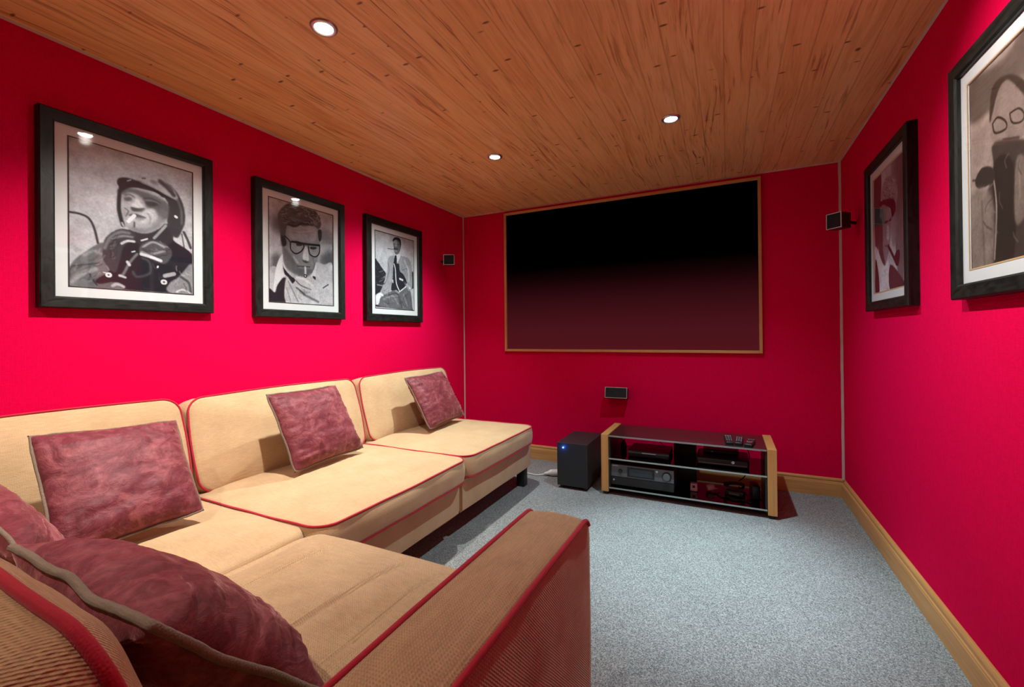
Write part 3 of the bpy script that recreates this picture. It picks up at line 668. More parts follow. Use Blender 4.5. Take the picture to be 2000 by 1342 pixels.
  ('s',.15,1.5,.9,[(.474,.115),(.512,.11)],.008),
  ('s',.15,1.5,.9,[(.553,.111),(.593,.108)],.009),
  ('s',.8,2,.9,[(.498,.205),(.551,.203)],.009),
  ('s',.12,1,1,[(.314,.197),(.474,.187)],.007),
  ('s',.75,2,.5,[(.137,.614),(.184,.601),(.221,.576)],.009),
  ('s',.75,2,.5,[(.288,.817),(.316,.779),(.293,.745)],.009),
  ('s',.75,2,.5,[(.144,.794),(.198,.75),(.202,.702)],.009),
  ('s',.75,2,.5,[(.207,.661),(.256,.628),(.267,.587)],.008),
  ('s',.4,2,.5,[(.112,.702),(.195,.68),(.263,.636)],.008),
  ('s',.4,2,.5,[(.212,.785),(.216,.74),(.188,.702)],.009),
  ('s',.75,2,.5,[(.109,.528),(.205,.501),(.249,.454)],.009),
  ('s',.4,2,.5,[(.244,.758),(.251,.715),(.214,.68)],.009),
  ('s',.75,2,.5,[(.216,.589),(.265,.549),(.265,.506)],.009),
  ('s',.75,2,.5,[(.209,.749),(.27,.725),(.293,.688)],.007),
  ('s',.75,2,.5,[(.193,.813),(.212,.786),(.2,.758)],.008),
  ('s',.75,2,.5,[(.242,.591),(.272,.557),(.277,.524)],.009),
  ('s',.4,2,.5,[(.165,.777),(.24,.763),(.295,.727)],.007),
  ('s',.75,2,.5,[(.105,.655),(.179,.628),(.237,.582)],.009),
  ('s',.4,2,.5,[(.807,.646),(.809,.675),(.844,.697)],.009),
  ('s',.75,2,.5,[(.842,.6),(.812,.634),(.823,.666)],.009),
  ('s',.4,2,.5,[(.835,.422),(.805,.47),(.826,.517)],.009),
  ('s',.4,2,.5,[(.788,.334),(.814,.352),(.856,.359)],.009),
  ('s',.75,2,.5,[(.765,.42),(.809,.451),(.874,.461)],.009),
  ('s',.4,2,.5,[(.909,.567),(.853,.616),(.851,.664)],.009),
  ('s',.4,2,.5,[(.816,.632),(.828,.657),(.872,.673)],.009),
  ('s',.75,2,.5,[(.814,.372),(.777,.406),(.765,.442)],.009),
  ('s',.75,2,.5,[(.735,.605),(.753,.632),(.805,.648)],.009),
  ('s',.4,2,.5,[(.83,.634),(.842,.664),(.881,.684)],.009),
  ('s',.75,2,.5,[(.788,.609),(.763,.639),(.765,.673)],.009),
  ('s',.75,2,.5,[(.877,.438),(.814,.481),(.809,.53)],.009),
  ('s',.25,2,.5,[(.456,.799),(.514,.824),(.584,.831)],.011),
  ('s',.25,2,.5,[(.416,.75),(.405,.786),(.435,.819)],.011),
  ('s',.6,2,.5,[(.219,.896),(.221,.943),(.27,.978)],.009),
  ('s',.25,2,.5,[(.526,.874),(.547,.899),(.595,.912)],.009),
  ('s',.25,2,.5,[(.363,.828),(.393,.853),(.44,.867)],.011),
  ('s',.25,2,.5,[(.328,.88),(.326,.917),(.365,.95)],.011),
  ('s',.25,2,.5,[(.188,.783),(.23,.819),(.309,.835)],.009),
  ('s',.25,2,.5,[(.251,.91),(.291,.93),(.342,.935)],.011),
  ('s',.25,2,.5,[(.221,.846),(.26,.864),(.319,.864)],.009),
  ('s',.25,2,.5,[(.395,.837),(.442,.847),(.495,.844)],.011),
  ('s',.25,2,.5,[(.205,.903),(.263,.925),(.337,.926)],.009),
  ('s',.6,2,.5,[(.405,.851),(.423,.882),(.479,.899)],.01),
  ('s',.25,2,.5,[(.319,.756),(.326,.801),(.377,.833)],.009),
  ('s',.6,2,.5,[(.253,.928),(.27,.953),(.302,.971)],.011),
  ('s',.6,2,.5,[(.274,.95),(.3,.971),(.342,.982)],.009),
  ('s',.6,2,.5,[(.463,.786),(.5,.81),(.565,.813)],.009),
  ('s',.6,2,.5,[(.344,.849),(.342,.885),(.377,.912)],.009),
  ('s',.6,2,.5,[(.419,.806),(.493,.824),(.577,.817)],.011),
  ('s',.55,2,.5,[(.777,.874),(.779,.907),(.821,.93)],.009),
  ('s',.55,2,.5,[(.895,.797),(.867,.844),(.893,.885)],.009),
  ('s',.2,2,.5,[(.812,.772),(.77,.81),(.779,.847)],.009),
  ('s',.55,2,.5,[(.765,.761),(.712,.79),(.693,.828)],.011),
  ('s',.55,2,.5,[(.695,.824),(.672,.851),(.691,.874)],.009),
  ('s',.2,2,.5,[(.842,.763),(.819,.79),(.823,.817)],.009),
  ('s',.55,2,.5,[(.891,.907),(.867,.943),(.895,.973)],.009),
  ('s',.55,2,.5,[(.807,.779),(.809,.808),(.851,.829)],.011),
  ('s',.2,2,.5,[(.788,.79),(.747,.811),(.728,.838)],.011),
  ('s',.2,2,.5,[(.8,.779),(.802,.813),(.849,.837)],.011),
  ('s',.2,2,.5,[(.681,.885),(.649,.912),(.649,.943)],.009),
  ('s',.2,2,.5,[(.686,.89),(.705,.93),(.767,.957)],.011),
  ('s',.55,2,.5,[(.758,.91),(.721,.944),(.721,.982)],.009),
  ('s',.2,2,.5,[(.891,.815),(.898,.847),(.93,.871)],.009),
  ('s',.05,2,.6,[(.0,.492),(.023,.496),(.047,.494)],.012),
  ('s',.28,2,.6,[(.172,.677),(.193,.677),(.214,.67)],.012),
  ('s',.28,2,.6,[(.03,.476),(.051,.49),(.086,.494)],.011),
  ('s',.05,2,.6,[(.014,.619),(.037,.627),(.074,.621)],.01),
  ('s',.28,2,.6,[(.012,.46),(.033,.463),(.053,.461)],.011),
  ('s',.05,2,.6,[(.135,.612),(.158,.618),(.193,.614)],.012),
  ('s',.28,2,.6,[(.007,.673),(.028,.673),(.047,.668)],.013),
  ('s',.28,2,.6,[(.172,.553),(.193,.546),(.212,.533)],.012),
  ('s',.05,2,.6,[(.184,.668),(.209,.675),(.24,.67)],.011),
  ('s',.05,2,.6,[(.065,.51),(.086,.51),(.109,.503)],.011),
  ('s',.28,2,.6,[(.109,.637),(.128,.636),(.147,.627)],.01),
  ('s',.28,2,.6,[(.026,.591),(.063,.592),(.093,.585)],.013),
 ],
 'pipe': [
  ('p',.35,10,.9,[(.721,-.069),(.998,-.011),(.936,1.0),(.801,.98),(.693,.467)]),
  ('p',.5,12,.8,[(.626,-.033),(.764,-.02),(.754,.596),(.593,.594)]),
  ('p',.2,6,.9,[(.012,-.009),(.267,.0),(.258,.206),(.123,.633),(.035,.622)]),
  ('p',.58,3,1,[(.267,.207),(.371,.089),(.572,.087),(.733,.15),(.801,.272),(.721,.374),(.608,.304),(.411,.263)]),
  ('p',.12,3,1,[(.173,.241),(.31,.235),(.655,.289),(.742,.38),(.626,.43),(.558,.343),(.307,.294)]),
  ('p',.55,4,1,[(.253,.283),(.461,.311),(.579,.383),(.596,.522),(.532,.648),(.437,.748),(.333,.789),(.203,.696),(.156,.53)]),
  ('p',.25,5,.9,[(.165,.372),(.3,.422),(.312,.657),(.385,.781),(.229,.726),(.137,.581)]),
  ('s',.15,3,1,[(.378,.43),(.48,.441)],.015),
  ('s',.15,3,1,[(.53,.443),(.591,.441)],.015),
  ('s',.2,3,.9,[(.392,.63),(.518,.641)],.009),
  ('p',.78,4,.9,[(.452,.474),(.511,.483),(.52,.585),(.437,.572)]),
  ('s',.15,1.2,.7,[(.605,.257),(.619,.269),(.652,.28)],.005),
  ('s',.3,1.2,.7,[(.397,.156),(.418,.167),(.442,.178)],.007),
  ('s',.85,1.2,.7,[(.541,.122),(.53,.126),(.539,.135)],.007),
  ('s',.8,1.2,.7,[(.371,.159),(.392,.172),(.416,.181)],.006),
  ('s',.8,1.2,.7,[(.336,.054),(.345,.063),(.366,.07)],.006),
  ('s',.85,1.2,.7,[(.723,.15),(.728,.159),(.749,.17)],.006),
  ('s',.15,1.2,.7,[(.648,.28),(.669,.293),(.707,.302)],.005),
  ('s',.3,1.2,.7,[(.364,.198),(.385,.207),(.416,.215)],.006),
  ('s',.15,1.2,.7,[(.603,.126),(.617,.139),(.641,.152)],.007),
  ('s',.85,1.2,.7,[(.541,.172),(.556,.181),(.582,.189)],.006),
  ('s',.85,1.2,.7,[(.563,.178),(.579,.193),(.617,.206)],.005),
  ('s',.15,1.2,.7,[(.539,.219),(.539,.23),(.567,.246)],.007),
  ('s',.85,1.2,.7,[(.619,.259),(.61,.267),(.629,.28)],.005),
  ('s',.8,1.2,.7,[(.603,.243),(.596,.248),(.605,.256)],.006),
  ('s',.8,1.2,.7,[(.39,.085),(.421,.096),(.461,.107)],.008),
  ('s',.8,1.2,.7,[(.577,.176),(.591,.183),(.61,.191)],.006),
  ('s',.3,1.2,.7,[(.475,.23),(.494,.239),(.53,.248)],.007),
  ('s',.8,1.2,.7,[(.645,.128),(.674,.144),(.714,.157)],.006),
  ('s',.8,1.2,.7,[(.532,.17),(.546,.181),(.579,.194)],.008),
  ('s',.15,1.2,.7,[(.34,.169),(.359,.176),(.385,.183)],.005),
  ('s',.3,1.2,.7,[(.749,.169),(.749,.181),(.78,.198)],.006),
  ('s',.3,1.2,.7,[(.74,.196),(.738,.207),(.759,.224)],.006),
  ('s',.15,1.2,.7,[(.385,.2),(.4,.211),(.43,.224)],.008),
  ('s',.15,1.2,.7,[(.454,.078),(.447,.085),(.461,.096)],.006),
  ('s',.85,1.2,.7,[(.461,.094),(.461,.102),(.475,.113)],.007),
  ('s',.3,1.2,.7,[(.414,.252),(.433,.261),(.468,.272)],.008),
  ('s',.3,1.2,.7,[(.567,.183),(.584,.194),(.608,.204)],.006),
  ('s',.3,1.2,.7,[(.638,.285),(.664,.294),(.693,.3)],.006),
  ('s',.8,1.2,.7,[(.461,.124),(.494,.139),(.534,.148)],.005),
  ('s',.3,1.2,.7,[(.532,.104),(.527,.111),(.539,.122)],.008),
  ('s',.8,1.2,.7,[(.525,.137),(.539,.144),(.563,.152)],.006),
  ('s',.15,1.2,.7,[(.643,.276),(.643,.283),(.66,.293)],.006),
  ('s',.15,1.2,.7,[(.322,.226),(.34,.237),(.371,.244)],.006),
  ('s',.15,1.2,.7,[(.636,.243),(.676,.257),(.721,.267)],.006),
  ('s',.15,1.2,.7,[(.52,.246),(.544,.261),(.586,.274)],.006),
  ('s',.3,1.2,.7,[(.674,.2),(.678,.209),(.693,.219)],.006),
  ('s',.85,1.2,.7,[(.683,.206),(.702,.217),(.733,.226)],.005),
  ('s',.3,1.2,.7,[(.527,.193),(.546,.204),(.579,.217)],.007),
  ('s',.85,1.2,.7,[(.433,.18),(.437,.187),(.461,.196)],.006),
  ('s',.15,1.2,.7,[(.454,.156),(.478,.163),(.513,.17)],.006),
  ('s',.12,2,1,[(.494,.643),(.634,.735),(.745,.813)],.032),
  ('p',.12,2,1,[(.678,.765),(.749,.713),(.837,.719),(.832,.794),(.766,.833)]),
  ('p',.92,3,1,[(.038,.581),(.333,.789),(.487,.767),(.525,1.007),(.187,1.004),(.043,.813)]),
  ('p',.15,3,1,[(.031,.702),(.139,.835),(.158,1.009),(.014,1.0)]),
  ('p',.2,4,1,[(.544,.798),(.91,.941),(.936,1.0),(.534,1.007)]),
 ],
 'crowd': [
  ('p',.36,12,.9,[(.009,.002),(.422,.038),(.71,-.027),(.951,-.029),(1.133,.033),(1.124,.409),(.607,.201),(.295,.23),(.002,.21)]),
  ('p',.7,8,.9,[(.019,.286),(.293,.293),(.288,.409),(.016,.327)]),
  ('p',.7,6,.9,[(.016,.327),(.349,.427),(1.117,.615),(1.115,.709),(.012,.439)]),
  ('p',.62,4,1,[(.269,.246),(.328,.152),(.504,.157),(.656,.253),(.677,.376),(.625,.461),(.466,.459),(.288,.394)]),
  ('p',.2,4,1,[(.26,.295),(.297,.127),(.475,.136),(.656,.242),(.689,.369),(.653,.311),(.475,.159),(.358,.175)]),
  ('s',.15,1.5,1,[(.293,.306),(.354,.295),(.44,.342),(.44,.378),(.321,.36),(.293,.306)],.011),
  ('s',.15,1.5,1,[(.485,.32),(.578,.329),(.628,.371),(.602,.396),(.511,.371),(.485,.32)],.009),
  ('s',.2,3,1,[(.41,.42),(.574,.458)],.009),
  ('p',.2,6,.9,[(.656,.266),(.703,.239),(.838,.293),(.897,.443),(.831,.526),(.674,.454)]),
  ('p',.5,6,.9,[(.726,.315),(.838,.356),(.855,.459),(.745,.454)]),
  ('p',.25,5,1,[(.288,.409),(.52,.452),(.696,.506),(.934,.599),(1.115,.691),(1.108,.975),(-.007,.998),(-.0,.801),(.283,.562)]),
  ('p',.14,4,1,[(.316,.494),(.518,.571),(.504,1.0),(.3,1.004),(.279,.716)]),
  ('p',.5,5,1,[(.543,.555),(.646,.571),(.691,.685),(.614,.828),(.522,.823)]),
  ('s',.75,2,.9,[(.283,.535),(.326,.725),(.295,.976)],.013),
  ('s',.6,3,.9,[(.571,.562),(.578,.729)],.012),
  ('s',.2,3,1,[(.028,.526),(.283,.575)],.009),
  ('p',.2,3,1,[(.063,.535),(.155,.49),(.286,.523),(.297,.591),(.115,.588)]),
  ('p',.6,12,.9,[(.007,.606),(.279,.664),(.267,1.013),(-.007,.998)]),
  ('s',.45,3,.8,[(.148,.664),(.171,.989)],.018),
  ('p',.7,6,.8,[(.717,.602),(.85,.617),(.883,.94),(.754,.964)]),
  ('s',.5,2,.5,[(.642,.582),(.646,.608),(.674,.635)],.007),
  ('s',.6,2,.5,[(.199,.682),(.246,.723),(.33,.754)],.008),
  ('s',.15,2,.5,[(.426,.537),(.384,.546),(.384,.573)],.007),
  ('s',.15,2,.5,[(.162,.769),(.204,.801),(.267,.826)],.009),
  ('s',.6,2,.5,[(.105,.864),(.066,.89),(.08,.928)],.009),
  ('s',.6,2,.5,[(.29,.602),(.211,.618),(.183,.662)],.009),
  ('s',.5,2,.5,[(.649,.653),(.639,.675),(.653,.702)],.007),
  ('s',.5,2,.5,[(.363,.664),(.361,.703),(.398,.747)],.008),
  ('s',.5,2,.5,[(.562,.664),(.578,.693),(.616,.72)],.007),
  ('s',.5,2,.5,[(.588,.642),(.536,.656),(.529,.691)],.008),
  ('s',.6,2,.5,[(.504,.877),(.518,.902),(.55,.926)],.008),
  ('s',.15,2,.5,[(.279,.673),(.215,.689),(.19,.722)],.007),
  ('s',.6,2,.5,[(.466,.503),(.426,.524),(.443,.562)],.008),
  ('s',.6,2,.5,[(.335,.776),(.309,.814),(.337,.855)],.007),
  ('s',.15,2,.5,[(.532,.859),(.496,.895),(.496,.94)],.007),
  ('s',.15,2,.5,[(.574,.562),(.567,.595),(.597,.631)],.007),
  ('s',.2,3,.8,[(.691,.685),(.707,.967)],.019),
  ('s',.5,4,.9,[(.932,.66),(.963,.951)],.031),
 ],
}

def raster(shapes, nx, ny, seed):
    U, V = np.meshgrid(np.linspace(0, 1, nx), np.linspace(0, 1, ny)); img = np.full((ny, nx), .78)
    asp = ny/nx; u_px = nx
    def blur(a, s):
        if s < .3: return a
        r = int(3*s)+1; k = np.exp(-np.arange(-r, r+1)**2/(2*s*s)); k /= k.sum()
        a = np.pad(a, r, mode='edge'); a = np.apply_along_axis(lambda q: np.convolve(q, k, 'valid'), 0, a)
        return np.apply_along_axis(lambda q: np.convolve(q, k, 'valid'), 1, a)
    for sh in shapes:
        kind, g, bl, op, pts = sh[:5]; mask = np.zeros((ny, nx))
        if kind == 'p':
            P = [(p.x, p.y) for p in catmull([(a, b, 0) for a, b in pts], 4, True)]
            inside = np.zeros((ny, nx), bool)
            for (x0, y0), (x1, y1) in zip(P, P[1:]+P[:1]):
                if y0 == y1: continue
                inside ^= ((y0 > V) != (y1 > V)) & (U < (x1-x0)*(V-y0)/(y1-y0)+x0)
            mask[inside] = 1
        else:
            P = [(p.x, p.y*asp) for p in catmull([(a, b, 0) for a, b in pts], 6)]; wv = sh[5]*asp/2; d = np.full((ny, nx), 9.0); W = V*asp
            for (x0, y0), (x1, y1) in zip(P, P[1:]):
                dx, dy = x1-x0, y1-y0; q = np.clip(((U-x0)*dx+(W-y0)*dy)/(dx*dx+dy*dy+1e-12), 0, 1)
                d = np.minimum(d, np.hypot(U-x0-q*dx, W-y0-q*dy))
            mask = np.clip((wv-d)*u_px+.5, 0, 1)
        mask = blur(mask, bl*nx/700.)*op
        img = img*(1-mask)+g*mask
    rng = np.random.RandomState(seed)
    gr = blur(rng.randn(ny, nx), 1.2); big = blur(rng.randn(ny, nx), 6); big /= big.std()+1e-9; gr /= gr.std()+1e-9
    return np.clip(img*(1+.03*gr+.035*big), .03, .97)**2.1
def print_mat(name, lo, hi):
    t = NT(name); a = t.n('Attribute', None, attribute_name='tone')
    t.P(Base_Color=t.mix(a.outputs['Fac'], lo, hi), Roughness=.6, Specular_IOR_Level=.1); return t.m
def picture(label, side, y0, y1, z0, z1, art, pn, lo, hi, fw=.043, matw=.041, th=.038, grid=(230, 290), seed=0, liner='ink', matm='mat'):
    """frame on a side wall; local x runs to the viewer's right, z up, -y out into the room"""
    left = side == 'L'; yc = (y0+y1)/2; zc = (z0+z1)/2; W = y1-y0; Hh = z1-z0
    t = thing('framed_photograph', label, 'picture', (XL if left else XR, yc, zc), rz=R_(90 if left else -90))
    # local +x = world +y on the left wall (viewer's right); on the right wall +x = world -y (viewer's right too); room side is local -y
    hw, hh = W/2, Hh/2; bm = bmesh.new()
    prof = [(0, 0), (0, -th+.004), (.004, -th), (fw-.006, -th+.001), (fw, -th+.006), (fw, -.012)]
    cs = [(-1, -1), (1, -1), (1, 1), (-1, 1)]
    for k in range(4):   # four mitred rails
        a, b = cs[k], cs[(k+1) % 4]; ra = [bm.verts.new((a[0]*(hw-i), y, a[1]*(hh-i))) for i, y in prof]; rb = [bm.verts.new((b[0]*(hw-i), y, b[1]*(hh-i))) for i, y in prof]
        for q in range(len(prof)-1):
            f = bm.faces.new((ra[q], rb[q], rb[q+1], ra[q+1])); f.material_index = 0 if k % 2 == 0 else 1
    obj('frame', bm, [M['bwX'], M['bwZ']], t)
    obj('backing_board', B(-hw+.004, hw-.004, -.010, -.001, -hh+.004, hh-.004), M['ink'], t)
    iw, ih = hw-fw, hh-fw; pw, ph = iw-matw, ih-matw
    bm = bmesh.new()
    for (a, b, y, c, d, y2) in ((iw+.001, ih+.001, -.022, pw, ph, -.022), (pw, ph, -.022, pw-.0015, ph-.0015, -.019)):
        o_ = [bm.verts.new((s*a, y, r*b)) for s, r in cs]; i_ = [bm.verts.new((s*c, y2, r*d)) for s, r in cs]
        for k in range(4): bm.faces.new((o_[k], o_[(k+1) % 4], i_[(k+1) % 4], i_[k]))
    mt = obj('mount', bm, M[matm], t)
    bm = bmesh.new()
    for k in range(4):
        e = .0035; a, b = cs[k], cs[(k+1) % 4]
        q = [(a[0]*(pw+e), a[1]*(ph+e)), (b[0]*(pw+e), b[1]*(ph+e)), (b[0]*(pw-.001), b[1]*(ph-.001)), (a[0]*(pw-.001), a[1]*(ph-.001))]
        lo_ = [bm.verts.new((x, -.0218, z)) for x, z in q]; hi_ = [bm.verts.new((x, -.0230, z)) for x, z in q]
        bm.faces.new(hi_)
        for j in range(4): bm.faces.new((lo_[j], lo_[(j+1) % 4], hi_[(j+1) % 4], hi_[j]))
    obj('slip_line', bm, M[liner], t)
    nx, ny = grid; img = raster(ART[art], nx, ny, seed)
    me = bpy.data.meshes.new('print'); xs = np.linspace(-pw, pw, nx); zs = np.linspace(ph, -ph, ny)
    X, Z = np.meshgrid(xs, zs); co = np.stack([X.ravel(), np.full(nx*ny, -.018), Z.ravel()], 1)
    i = np.arange((ny-1)*nx).reshape(ny-1, nx)[:, :-1].ravel(); F = np.stack([i, i+nx, i+nx+1, i+1], 1)
    me.from_pydata(co.tolist(), [], F.tolist()); at = me.attributes.new('tone', 'FLOAT', 'POINT'); at.data.foreach_set('value', img.ravel().astype(np.float32))
    me.materials.append(print_mat('photo_paper_'+art, lo, hi)); pr = bpy.data.objects.new(pn, me); col.objects.link(pr); pr.parent = t
    bm = bmesh.new(); vs = [bm.verts.new((s*(iw+.002), -.0265, r*(ih+.002))) for s, r in cs]; bm.faces.new(vs)
    obj('glass', bm, M['pglass'], t)
    return t
M['bwX'] = black_wood(0)
LO, HI = (.008, .008, .014), (.64, .68, .74)
picture('large black framed monochrome photo of a man in an open helmet and leather gloves', 'L', .659, 1.251, 1.202, 1.932, 'rider', 'photo_print', LO, HI, seed=1)
picture('black framed monochrome close-up of a man in large glasses and open white collar', 'L', 1.458, 2.055, 1.193, 1.927, 'glasses', 'photo_print', LO, HI, seed=2)
picture('black framed monochrome photo of a seated man in pale jacket and tie', 'L', 2.243, 2.851, 1.189, 1.922, 'suit', 'photo_print', LO, HI, fw=.052, seed=3, grid=(200, 250))
picture('black framed photo of a man with a pipe, right wall, nearest the screen corner', 'R', 2.236, 2.822, 1.185, 1.913, 'pipe', 'photo_print', LO, HI, fw=.045, seed=4, grid=(160, 220), liner='gold')
picture('black framed outdoor photo of people in round glasses, cut off by the right edge', 'R', 1.276, 1.870, 1.182, 1.908, 'crowd', 'photo_print', (.02, .013, .010), (.52, .42, .37), fw=.045, seed=5, liner='gold')

# ------------------------------------------------------------------ the screen
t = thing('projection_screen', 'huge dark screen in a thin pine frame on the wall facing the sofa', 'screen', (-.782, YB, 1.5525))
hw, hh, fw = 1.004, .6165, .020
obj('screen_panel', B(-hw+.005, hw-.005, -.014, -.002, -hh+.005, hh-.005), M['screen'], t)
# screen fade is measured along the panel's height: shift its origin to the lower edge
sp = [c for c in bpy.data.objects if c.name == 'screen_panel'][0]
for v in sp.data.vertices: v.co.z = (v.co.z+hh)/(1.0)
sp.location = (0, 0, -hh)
for x0 in (-hw, hw-fw): obj('frame_upright', B(x0, x0+fw, -.030, -.001, -hh, hh, .002), M['pineZ'], t)
bm = bmesh.new(); box(bm, -hw+fw, hw-fw, -.030, -.001, -hh, -hh+fw, .002)
obj('frame_rail', bm, M['pineX'], t, label='bottom rail of pine')
bm = bmesh.new(); box(bm, -hw+fw, -.222, -.030, -.001, hh-fw, hh, .002); obj('frame_rail', bm, M['pineX'], t)
bm = bmesh.new(); box(bm, -.220, hw-fw, -.031, -.001, hh-fw-.001, hh-.001, .002); obj('frame_rail', bm, M['pineX'], t)

# ------------------------------------------------------------------ little cube speakers on the walls
def cube_speaker(label, c, rot, w_=.094, h_=.088, d_=.085, mount=(0, .05, 0), gname='small wall speakers'):
    t = thing('satellite_speaker', label, 'speaker', c, gname, rot=rot)
    obj('cabinet', B(-w_/2, w_/2, -d_/2, d_/2, -h_/2, h_/2, .004), M['black'], t)
    bm = bmesh.new()
    e = .004
    for (a0, a1, b0, b1) in ((-w_/2, w_/2, h_/2-e, h_/2), (-w_/2, w_/2, -h_/2, -h_/2+e), (-w_/2, -w_/2+e, -h_/2+e, h_/2-e), (w_/2-e, w_/2, -h_/2+e, h_/2-e)):
        box(bm, a0, a1, -d_/2-.004, -d_/2+.002, b0, b1)
    obj('front_rim', bm, M['silver'], t)
    obj('grille', B(-w_/2+e, w_/2-e, -d_/2-.002, -d_/2+.001, -h_/2+e, h_/2-e), M['grille'], t)
    bm = bmesh.new(); cyl(bm, (0, d_/2-.002, 0), Vector(mount)-Vector((0, d_/2, 0)), .009, (Vector(mount)-Vector((0, d_/2, 0))).length)
    br = obj('wall_bracket', bm, M['black'], t, smooth=40)
    return t
cube_speaker('small black cube speaker on the left wall, close to the screen corner', (-2.118, 3.115, 1.722), (0, 0, R_(30)), mount=(-.0716, .076, 0), w_=.092, d_=.06)
cube_speaker('small black cube speaker on the right wall, beside the corner and screen', (.578, 3.06, 1.712), (0, 0, R_(-45)), mount=(0, .141, 0), w_=.085, d_=.075)
cube_speaker('small black cube speaker on the left wall, cut off by the left edge', (-2.165, .50, 1.745), (0, 0, R_(65)), mount=(-.03, .06, 0), w_=.09, h_=.085)
t = thing('centre_speaker', 'low wide black speaker tilted upward on the wall between screen and stand', 'speaker', (-.785, 3.467, .612), rot=(R_(-14), 0, R_(3)))
obj('cabinet', B(-.085, .085, -.045, .03, -.042, .042, .004), M['black'], t)
bm = bmesh.new()
for (a0, a1, b0, b1) in ((-.085, .085, .038, .042), (-.085, .085, -.042, -.038), (-.085, -.081, -.038, .038), (.081, .085, -.038, .038)): box(bm, a0, a1, -.049, -.042, b0, b1)
obj('front_rim', bm, M['silver'], t); obj('grille', B(-.081, .081, -.047, -.043, -.038, .038), M['grille'], t)
obj('wall_bracket', B(-.02, .02, .028, .05, -.02, .02), M['black'], t)

# ------------------------------------------------------------------ the sofa
def rrect(wd, hd, rc, n=26, bow=.0):
    """rounded rectangle outline, evenly dense, centred"""
    pts = []
    cs = [(1, 1, 0), (-1, 1, 90), (-1, -1, 180), (1, -1, 270)]
    for k, (sx, sy, a0) in enumerate(cs):
        cx, cy = sx*(wd/2-rc), sy*(hd/2-rc)
        for j in range(9):
            a = R_(a0+j*90/8); pts.append((cx+rc*math.cos(a), cy+rc*math.sin(a)))
        nx = cs[(k+1) % 4]; a = R_(a0+90); p0 = (cx+rc*math.cos(a), cy+rc*math.sin(a)); p1 = (nx[0]*(wd/2-rc)+rc*math.cos(a), nx[1]*(hd/2-rc)+rc*math.sin(a))
        for j in range(1, n): s = j/n; b = bow*math.sin(math.pi*s); pts.append((p0[0]+(p1[0]-p0[0])*s+b*math.cos(a), p0[1]+(p1[1]-p0[1])*s+b*math.sin(a)))
    return pts
def cushion(name, parent, M4, w_, h_, t_, crown=.03, crown_b=.02, rc=.05, bow=.006, bulge=.012, wr=.004, wob=.003, seed=0, mat='fabric', creases=(), pipes=(1, 1), pr=.0040, rings=26, lab=None, sag=None, ptop=None, nn=26):
    out = rrect(w_, h_, rc, nn, bow); N = len(out); S = Vector((seed*7.3, seed*3.1, 0)); bm = bmesh.new()
    def wobv(x, y, s): return wob*noise.noise(Vector((x*6, y*6, s*5))+S*2)
    def surf(x, y, r, s):
        z = (crown if s > 0 else crown_b)*(1-r**2.6)+wr*(1-r**8)*(noise.noise(Vector((x*4.5, y*4.5, s*3))+S)+.5*noise.noise(Vector((x*13, y*11, s*3))+S))
        if s > 0:
            for (x0, y0, x1, y1, wd, dp) in creases:
                dx, dy = x1-x0, y1-y0; q = ((x-x0)*dx+(y-y0)*dy)/(dx*dx+dy*dy); qq = min(max(q, 0), 1)
                d = math.hypot(x-x0-qq*dx, y-y0-qq*dy); z -= dp*math.exp(-(d/wd)**2)
        return z
    def sg(x, y): return sag(x, y) if sag else 0.0
    loops = []
    for i in range(rings, 0, -1):
        r = (i/rings)**.9
        loops.append([(x*r, y*r, t_/2+surf(x*r, y*r, r, 1)+wobv(x, y, 1)*r+sg(x*r, y*r)) for x, y in out])
    loops = loops[::-1]
    for q in (.12, .35, .65, .88):
        b = bulge*math.sin(math.pi*q)**.7
        lp = []
        for x, y in out:
            l = math.hypot(x, y); k = 1+b/l*(1+.5*noise.noise(Vector((x*7, y*7, 3))+S)); lp.append((x*k, y*k, t_/2*(1-2*q)+wobv(x, y, 1)*(1-q)+wobv(x, y, -1)*q+sg(x, y)*(1-q)))
        loops.append(lp)
    for i in range(rings, 0, -1):
        r = (i/rings)**.9
        loops.append([(x*r, y*r, -t_/2-surf(x*r, y*r, r, -1)+wobv(x, y, -1)*r) for x, y in out])
    vl = [[bm.verts.new(p) for p in lp] for lp in loops]
    for a, b in zip(vl, vl[1:]):
        for k in range(N): bm.faces.new((a[k], a[(k+1) % N], b[(k+1) % N], b[k]))
    for lp, c in ((vl[0], loops[0]), (vl[-1], loops[-1])):
        z = sum(p[2] for p in c)/N; cv = bm.verts.new((0, 0, z))
        for k in range(N): bm.faces.new((cv, lp[k], lp[(k+1) % N]))
    o = obj(name, bm, M[mat], parent, smooth=180, label=lab); o.matrix_local = M4
    pb = bmesh.new(); did = 0
    for on, s in zip(pipes, (1, -1)):
        if on:
            lp = [(x*(1+.002/math.hypot(x, y)), y*(1+.002/math.hypot(x, y)), s*t_/2+wobv(x, y, s)+(sg(x, y) if s > 0 else 0)) for x, y in out]
            if ptop is not None:
                keep = [q[1] > ptop for q in lp]; k0 = next(k for k in range(N) if keep[k] and not keep[k-1]); lp = lp[k0:]+lp[:k0]; lp = [q for q in lp if q[1] > ptop]
            tube(pb, lp, pr, 8, ptop is None); did = 1
    if did: obj('piping', pb, M['piping'], o, smooth=180, label='crimson piping cord')
    else: pb.free()
    return o
def frame_m(c, x, y, z):
    m = Matrix.Identity(4)
    for i in range(3): m[i][0] = x[i]; m[i][1] = y[i]; m[i][2] = z[i]; m[i][3] = c[i]
    return m
sofa = thing('corner_sofa', 'beige woven L-shaped corner sofa with crimson piping along the left wall', 'sofa', (XL+.47, 1.4, 0))
SO = Vector(sofa.location)
def rel(c): return Vector(c)-SO
